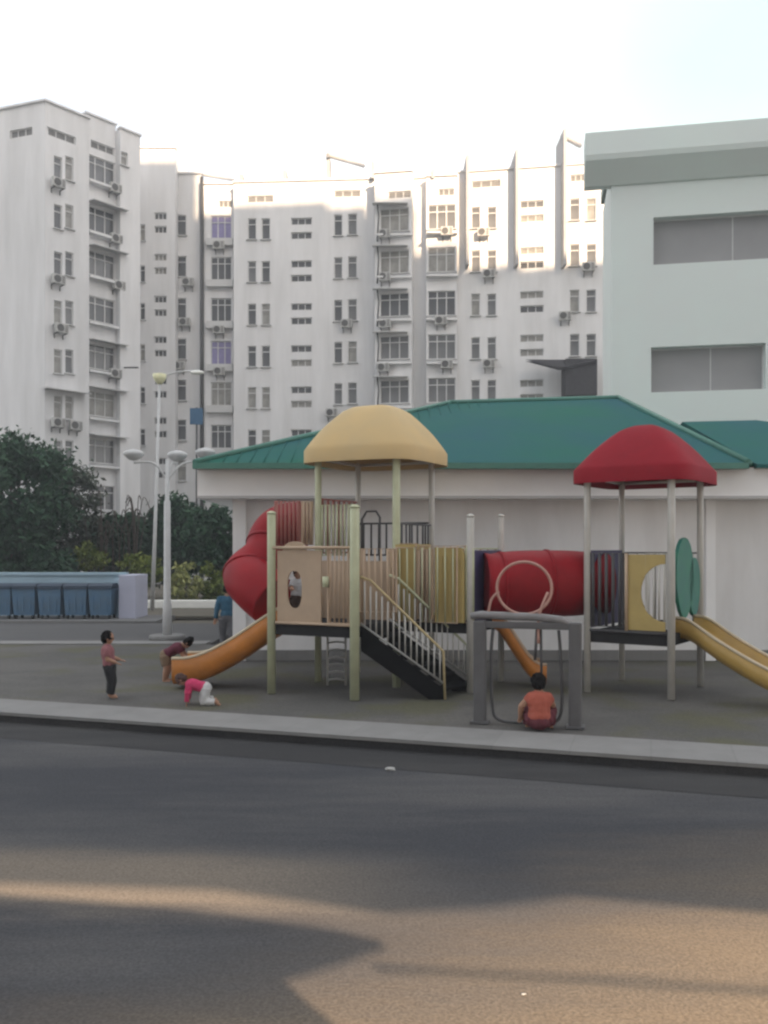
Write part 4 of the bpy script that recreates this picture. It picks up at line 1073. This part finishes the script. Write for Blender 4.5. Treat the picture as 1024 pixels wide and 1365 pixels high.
tree('broadleaf_tree', 'dark grey bush-like tree in the shade of the pavilion canopy', 286, 722, 41, 34, 54, 'leaf_dark', nclump=80, per=90, leaf=.18, seed=9)
tree('shrub', 'olive shrub above the middle of the pale blue wall', 118, 742, 40, 26, 20, 'leaf_olive', 'shrub', 26, 60, .13, .05, seed=10, group='shrubs along the border')
tree('shrub', 'small bright green shrub above the end pier of the blue wall', 188, 765, 39, 28, 26, 'leaf_olive', 'shrub', 30, 60, .13, .05, seed=11, group='shrubs along the border')
tree('shrub', 'pale yellow-green shrub right of the saucer lamp post', 248, 780, 39, 28, 27, 'leaf_pale', 'shrub', 30, 45, .13, .05, seed=12, group='shrubs along the border')
tree('shrub', 'dark olive shrub left of the red tube slide', 285, 780, 39.5, 24, 28, 'leaf_olive', 'shrub', 28, 60, .13, .05, seed=13, group='shrubs along the border')
tree('shrub', 'low dark hedge-like shrub behind the wall under the big tree', 35, 752, 38.5, 75, 18, 'leaf_dark', 'shrub', 60, 80, .16, .05, seed=21, group='shrubs along the border')
# bare arching twigs
root = empty('bare_shrub', (X(160, 41), 41, 0)); tag(root, 'bare arching twigs rising before the left block entrance', 'shrub')
b = MB()
for i in range(26):
    x = X(rnd.uniform(118, 185), 41); y = 41 + rnd.uniform(-.5, .5); h = Hh(rnd.uniform(655, 705), 41); dx = rnd.uniform(-.7, .9)
    b.tube(cat([(x, y, 1.2), (x + dx * .2, y, h * .7), (x + dx * .6, y, h), (x + dx * 1.2, y + .1, h - rnd.uniform(.1, .8))], 4), .022, 5)
b.build('twigs', 'bark', root)

# ------------------------------------------------------------------ PEOPLE
from mathutils import noise as mnoise
def remesh(b, name, m, root, voxel):
    me = b.mesh('tmp', wloc(root), weld=False); o = bpy.data.objects.new('tmp', me); COL.objects.link(o)
    md = o.modifiers.new('r', 'REMESH'); md.mode = 'VOXEL'; md.voxel_size = voxel; md.use_smooth_shade = True
    ms = o.modifiers.new('s', 'SMOOTH'); ms.factor = .5; ms.iterations = 3
    dg = bpy.context.evaluated_depsgraph_get(); nm = bpy.data.meshes.new_from_object(o.evaluated_get(dg)); nm.name = name
    bpy.data.objects.remove(o); bpy.data.meshes.remove(me)
    amp, fq = {'hair': (.016, 38), 'shirt': (.011, 17), 'trousers': (.010, 15)}.get(name, (0, 1))
    if amp:
        nn_ = [v_.normal.copy() for v_ in nm.vertices]
        for v_, q_ in zip(nm.vertices, nn_): v_.co += q_ * amp * mnoise.noise(Vector((v_.co.x, v_.co.y, v_.co.z * .6)) * fq)
    nm.materials.clear(); nm.materials.append(M[m] if isinstance(m, str) else m)
    q = bpy.data.objects.new(name, nm); COL.objects.link(q); q.parent = root; return q

def person(label, pel, yaw, H, torso, headd, arms, legs, shirt, pants, hairm='hair', child=True, sleeve=.7, pantlen=(1, .6), hairlong=.0, adult=False, face_yaw=0.0):
    hk = .20 if not adult else .135
    TL = .30 if not adult else .30; TH_, SH_ = (.225, .215) if not adult else (.245, .245); UA, FA = .155, .135
    sw_ = .115 if not adult else .125; hw = .062
    cy, sy = math.cos(yaw), math.sin(yaw)
    def W(vv): return Vector((vv[0] * cy - vv[1] * sy, vv[0] * sy + vv[1] * cy, vv[2]))
    pel = Vector(pel); root = empty('person', (pel.x, pel.y, 0)); tag(root, label, 'person')
    t = W(Vector(torso).normalized()); left = W((0, 1, 0)); fwd = left.cross(t) ; fwd = -fwd if fwd.dot(W((1, 0, 0))) < -.0 and abs(fwd.z) < .9 else fwd
    ne = pel + t * TL * H; chest = pel + t * TL * .72 * H
    hd = W(Vector(headd).normalized()); hb = ne + hd * .035 * H; hc = hb + hd * hk * H * .5
    r = H * (1.0 if adult else 1.34)
    b = MB(); sb = MB(); pb = MB()
    # trunk
    def flat(bm_, c, a, bq, cc_): 
        rot = Matrix((left, t.cross(left), t)).transposed(); bm_.ell(c, (a, bq, cc_), rot, 16, 10)
    flat(b, pel + t * .02 * H, .085 * r, .062 * r, .075 * r); flat(b, pel + t * TL * .45 * H, .082 * r, .058 * r, .13 * r); flat(b, chest, .098 * r, .064 * r, .1 * r)
    b.tube([chest, ne + t * .0, hb + hd * .03 * H], [.05 * r, .035 * r, .034 * r], 12)
    flat(sb, pel + t * .05 * H, .100 * r, .074 * r, .08 * r); flat(sb, pel + t * TL * .5 * H, .096 * r, .071 * r, .13 * r); flat(sb, chest, .110 * r, .075 * r, .1 * r)
    flat(pb, pel - t * .005 * H, .099 * r, .076 * r, .075 * r)
    # head
    f2 = (left.cross(hd)); f2 = -f2 if f2.dot(W((1, 0, 0))) < 0 else f2
    if abs(hd.x * cy + hd.y * sy) > .9 * hd.length: f2 = Vector((0, 0, -1))
    f2 = (Matrix.Rotation(face_yaw, 3, hd) @ f2).normalized(); lf = hd.cross(f2)
    rot = Matrix((f2, lf, hd)).transposed(); hh = hk * H
    b.ell(hc + hd * .05 * hh, (.43 * hh, .38 * hh, .46 * hh), rot, 18, 12); b.ell(hc - hd * .22 * hh + f2 * .08 * hh, (.30 * hh, .28 * hh, .28 * hh), rot, 14, 9)
    b.ell(hc - hd * .08 * hh + f2 * .42 * hh, (.07 * hh, .05 * hh, .08 * hh), rot, 8, 6)
    for s_ in (-1, 1): b.ell(hc + lf * s_ * .38 * hh - hd * .05 * hh, (.07 * hh, .035 * hh, .1 * hh), rot, 8, 6)
    b.ell(hc - hd * .28 * hh + f2 * .34 * hh, (.04 * hh, .11 * hh, .03 * hh), rot, 8, 6)
    # arms
    for s_, (ua, fa) in zip((1, -1), arms):
        sh = ne - t * .035 * H + left * s_ * sw_ * H * .82; ua = W(Vector(ua).normalized()); fa = W(Vector(fa).normalized())
        el = sh + ua * UA * H; wr = el + fa * FA * H
        b.tube([ne - t * .03 * H, sh], [.035 * r, .035 * r], 10); b.ell(sh, (.036 * r,) * 3)
        b.tube([sh, sh.lerp(el, .5), el], [.034 * r, .032 * r, .026 * r], 10); b.ell(el, (.026 * r,) * 3)
        b.tube([el, el.lerp(wr, .35), wr], [.026 * r, .027 * r, .018 * r], 10)
        sb.tube([ne - t * .035 * H, sh], [.042 * r, .044 * r], 10); sb.ell(sh, (.045 * r,) * 3); sb.tube([sh, sh.lerp(el, sleeve)], [.044 * r, .044 * r], 12)
        if sleeve >= 1: sb.ell(el, (.038 * r,) * 3); sb.tube([el, wr], [.038 * r, .028 * r], 10)
        # hand: palm, four fingers, thumb
        side = fa.cross(Vector((0, 0, 1)) if abs(fa.z) < .8 else W((1, 0, 0))).normalized(); nrm_ = fa.cross(side)
        hl = .10 * H; pc = wr + fa * hl * .25
        rt = Matrix((fa, side, nrm_)).transposed(); b.ell(pc, (hl * .32, hl * .23, hl * .11), rt, 10, 8)
        for k, (o_, ln) in enumerate(((-.16, .40), (-.055, .46), (.055, .43), (.16, .33))):
            q0_ = pc + fa * hl * .2 + side * hl * o_; q1_ = q0_ + (fa + side * o_ * .9).normalized() * hl * ln * .55; q2_ = q1_ + (fa * .85 + nrm_ * .5).normalized() * hl * ln * .5
            b.tube([q0_, q1_, q2_], [.0068 * r, .0062 * r, .005 * r], 6)
        q0_ = wr + side * s_ * hl * .14 + fa * hl * .08; b.tube([q0_, q0_ + (side * s_ * .8 + fa * .6) * hl * .25, q0_ + (side * s_ * .5 + fa * .9) * hl * .45], [.0085 * r, .0075 * r, .006 * r], 6)
    # legs
    for s_, (th, sh2) in zip((1, -1), legs):
        hp = pel + left * s_ * hw * H - t * .01 * H; th = W(Vector(th).normalized()); sh2 = W(Vector(sh2).normalized())
        kn_ = hp + th * TH_ * H; an = kn_ + sh2 * SH_ * H
        b.tube([hp, hp.lerp(kn_, .5), kn_], [.056 * r, .05 * r, .036 * r], 12); b.ell(kn_, (.037 * r,) * 3)
        b.tube([kn_, kn_.lerp(an, .3), an], [.036 * r, .038 * r, .022 * r], 10); b.ell(an, (.023 * r,) * 3)
        toe = W((1, 0, 0)) if abs(sh2.z) > .55 else (sh2 * .6 + Vector((0, 0, -.3)))
        b.tube([an, an + toe * .03 * H + Vector((0, 0, -.018 * H)), an + toe * .10 * H + Vector((0, 0, -.022 * H))], [.022 * r, .024 * r, .016 * r], 10)
        a_, c_ = pantlen
        pb.tube([hp, hp.lerp(kn_, .5), hp.lerp(kn_, a_)], [.066 * r, .062 * r, .052 * r], 12)
        if a_ >= 1: pb.ell(kn_, (.050 * r,) * 3); pb.tube([kn_, kn_.lerp(an, c_)], [.050 * r, .044 * r], 12)
    remesh(b, 'body', 'skin', root, .0048 if not adult else .0065)
    remesh(sb, 'shirt', shirt, root, .011); remesh(pb, 'trousers', pants, root, .011)
    # hair: cap over the skull, open at the face
    hbm = MB(); hbm.ell(hc + hd * .10 * hh - f2 * .06 * hh, (.46 * hh, .43 * hh, .46 * hh), rot, 18, 12)
    hbm.ell(hc - hd * .05 * hh - f2 * .16 * hh, (.36 * hh, .41 * hh, .42 * hh), rot, 16, 10)
    if hairlong: hbm.ell(hc - hd * .3 * hh - f2 * .28 * hh, (.16 * hh, .34 * hh, .4 * hh), rot, 14, 9)
    remesh(hbm, 'hair', hairm, root, .008)
    e = MB()
    for s_ in (-1, 1): e.ell(hc + f2 * .405 * hh + lf * s_ * .15 * hh + hd * .02 * hh, (.03 * hh, .05 * hh, .04 * hh), rot, 8, 6)
    e.build('eyes', 'eye', root)
    return root
DN = (0, 0, -1)
def cm(n_, c): return mat(n_, c, .9, .12, 9, .3, 60)
z = 14.9; H1 = 1.13
person('child standing sideways in dull pink shirt and black trousers on paving', (X(146, z), z, .475 * H1 + .02), R(8), H1, (-.12, 0, 1), (.1, 0, 1),
       [((.3, .15, -1), (.9, -.1, -.25)), ((.15, -.1, -1), (.8, .2, -.35))], [((.05, .05, -1), (-.1, 0, -1)), ((.25, -.05, -1), (-.12, 0, -1))],
       cm('dull_pink_cloth', (.27, .11, .12)), cm('black_cloth', (.02, .02, .022)), pantlen=(1, .9))
z = 16.9; H1 = 1.12
person('child in dark maroon top bending over at the orange slide end', (X(221, z), z, .50), R(5), H1, (.85, 0, .52), (.9, 0, .35),
       [((.5, .1, -.8), (.75, 0, -.6)), ((.5, -.1, -.8), (.75, 0, -.6))], [((.25, .1, -1), (-.22, 0, -1)), ((.15, -.1, -1), (-.18, 0, -1))],
       cm('maroon_cloth', (.10, .018, .035)), cm('brown_cloth', (.2, .14, .09)), pantlen=(.8, 0))
z = 14.35; H1 = .98
person('small child in bright pink top and white trousers crawling on paving', (X(274, z), z, .27), R(184), H1, (.93, 0, .25), (.85, 0, .45),
       [((.15, .25, -1), (.1, .05, -1)), ((.3, -.25, -1), (-.05, -.05, -1))], [((.1, .15, -1), (-1, .05, -.02)), ((.35, -.15, -1), (-1, -.05, -.02))],
       cm('bright_pink_cloth', (.5, .04, .12)), cm('white_cloth', (.5, .5, .5)), hairm='hair_b', pantlen=(1, .85), sleeve=1.0)
z = 21.4; H1 = 1.72
person('adult in blue shirt and grey trousers walking behind the orange slide', (X(303, z), z, .49 * H1 + .03), R(100), H1, (.05, 0, 1), (.15, 0, 1),
       [((-.1, .3, -1), (.1, .15, -1)), ((.2, -.3, -1), (.3, -.1, -1))], [((.25, 0, -1), (-.05, 0, -1)), ((-.15, 0, -1), (-.3, 0, -1))],
       cm('blue_cloth', (.035, .11, .18)), cm('grey_cloth', (.1, .1, .11)), pantlen=(1, .95), adult=True, sleeve=1.0)
z = 12.3; H1 = 1.25
person('child in orange-red shirt sitting with back turned inside the charcoal frame', (X(719, z), z, .13), R(80), H1, (.12, 0, 1), (.25, .05, 1),
       [((.1, .75, -.75), (.4, .1, -.9)), ((.6, -.35, -.6), (.9, .2, -.1))], [((.75, .32, .42), (.12, -.05, -1)), ((.75, -.32, .42), (.12, .05, -1))],
       cm('orange_red_cloth', (.36, .09, .06)), cm('crimson_cloth', (.11, .025, .035)), pantlen=(1, .8), sleeve=.45)
cA = sum(A, Vector((0, 0))) / 4
z = 15.55; H1 = .98
person('small child in pale shirt on the deck, seen through the tan panel opening', (X(397, z), z, DZ + .475 * H1), R(-80), H1, (0, 0, 1), (.1, 0, 1),
       [((.5, .2, -.8), (.9, -.1, .1)), ((.5, -.2, -.8), (.9, .1, .1))], [((.0, 0, -1), (0, 0, -1)), ((.0, 0, -1), (0, 0, -1))],
       cm('pale_cloth', (.5, .52, .56)), cm('dark_brown_cloth', (.07, .045, .035)), pantlen=(1, .8), sleeve=.6)

# ------------------------------------------------------------------ LITTER
def crumple(name, px, py, s, label, seed):
    x, y = G(px, py, RD); bm = bmesh.new(); bmesh.ops.create_icosphere(bm, subdivisions=2, radius=1); rr = random.Random(seed)
    for v_ in bm.verts: k = rr.uniform(.65, 1.2); v_.co = Vector((v_.co.x * s * k * 1.4, v_.co.y * s * k, v_.co.z * s * .45 * k))
    me = bpy.data.meshes.new(name); bm.to_mesh(me); bm.free(); me.materials.append(M['paper'])
    o = bpy.data.objects.new(name, me); COL.objects.link(o); o.location = (x, y, RD + s * .35); tag(o, label, 'litter'); return o
crumple('crumpled_paper', 520, 1027, .05, 'crumpled white scrap lying on the dark road below the kerb', 2)
crumple('crumpled_paper', 698, 1326, .012, 'tiny pale scrap on the sunlit dusty asphalt near the bottom', 4)

# ------------------------------------------------------------------ unseen shade casters added behind the viewer
def cast(px, py, zt, yc): x, h = X(px, zt), Hh(py, zt); return (x - TX * (zt - yc), h + TH * (zt - yc))
YC = -25.0
st = [(-76, 62)]
bk = empty('caster_tower', (10, YC - 5, 0)); tag(bk, 'unseen stepped apartment tower behind the viewer, shaped to shade the square', 'apartment block')  # added block, its roofline stepped to set the shade edge
segs = []
a = cast(268, 262, 61.6, YC); segs.append((-40, a[0], Hh(135, 53) + TH * (58 - YC) + 2))
for (pa, pb_, py) in ((268, 437, 270), (437, 488, 279), (488, 545, 292), (545, 612, 330), (612, 690, 357), (690, 860, 366)):
    zt = 59.6 if pa >= 500 else 61.4
    xa, _ = cast(pa, py, zt, YC); xb, hh_ = cast(pb_, py, zt, YC); segs.append((xa, xb, hh_))
segs.append((segs[-1][1], 72, segs[-1][2] - 3))
gx0, gx1, gh = 3.0, 26.0, 15.1  # opening added so the sun patch reaches the road
for xa, xb, hh_ in segs:
    b = MB()
    cuts = sorted({xa, xb} | {c for c in (gx0, gx1) if xa < c < xb})
    for i in range(len(cuts) - 1):
        a_, c_ = cuts[i], cuts[i + 1]; low = gh if gx0 <= (a_ + c_) / 2 <= gx1 else -.3
        b.box(((a_ + c_) / 2, YC - 2.5, (hh_ + low) / 2), (c_ - a_, 5, hh_ - low))
    b.build('wall', 'plaster', bk)
# added unseen canopy whose edge cuts the far side of the sun patch
cn = empty('caster_canopy', (-3, -3, 0)); tag(cn, 'unseen canopy on two posts, added to edge the sun patch', 'canopy')
yc = -3.0; aL = (X(0, 6.9) - 3 - TX * 9.9 - 3, 0); 
def cpt(px, py): xg, zg = G(px, py, RD); return (xg - TX * (zg - yc), RD + TH * (zg - yc))
l0 = cpt(-300, 1158); l1 = cpt(0, 1168); l2 = cpt(300, 1178); l2b = cpt(520, 1208); l2c = cpt(650, 1200); l3 = cpt(760, 1186); l4 = cpt(1024, 1208); l5 = cpt(1500, 1235)
poly = [l0, l1, l2, l2b, l2c, l3, l4, l5, (l5[0], 6.7), (l0[0], 6.7)]
b = MB(); b.prism(poly, yc, yc - .15); b.build('fascia', 'plaster_shade', cn)
b = MB(); b.box(((l0[0] + l5[0]) / 2, yc - 1.3, 6.75), (l5[0] - l0[0], 2.8, .1)); b.build('roof', 'plaster_shade', cn)
for x in (l0[0] + .1, l5[0] - .1): MB().tube([(x, yc - .3, RD), (x, yc - .3, 6.7)], .07, 10).build('post', 'post_grey', cn)
yc = -1.5  # added wall, outline shaped to cast the shadow tongue
pp = [cpt(-700, 1176), cpt(0, 1193), cpt(250, 1212), cpt(440, 1238), cpt(512, 1255), cpt(455, 1275), cpt(370, 1300), cpt(420, 1345), cpt(520, 1420)]
poly = [(pp[0][0], RD)] + pp + [(pp[-1][0], RD)]
bw = MB().prism(poly, yc, yc - .12).build('caster_wall', 'white_wall'); tag(bw, 'unseen low wall added behind the viewer to cast a shadow tongue', 'wall')
rl_ = [cpt(500, 1262), cpt(760, 1275), cpt(1100, 1296)]  # added rail, casts the thin dark line across the sun patch
b = MB().tube([(x, yc - .3, h) for x, h in rl_], .018, 8)
for x, h in (rl_[2],): b.tube([(x, yc - .3, RD), (x, yc - .3, h)], .03, 8)
rb = b.build('caster_rail', 'post_grey'); tag(rb, 'unseen thin rail added behind the viewer to cast a dark line', 'barrier')

# ------------------------------------------------------------------ render settings
scene.view_settings.view_transform = 'Standard'; scene.view_settings.look = 'None'
scene.view_settings.exposure = 1.66; scene.view_settings.gamma = 1.0
scene.render.engine = 'CYCLES'
scene.cycles.use_denoising = True
scene.cycles.filter_width = 2.4
scene.cycles.max_bounces = 6
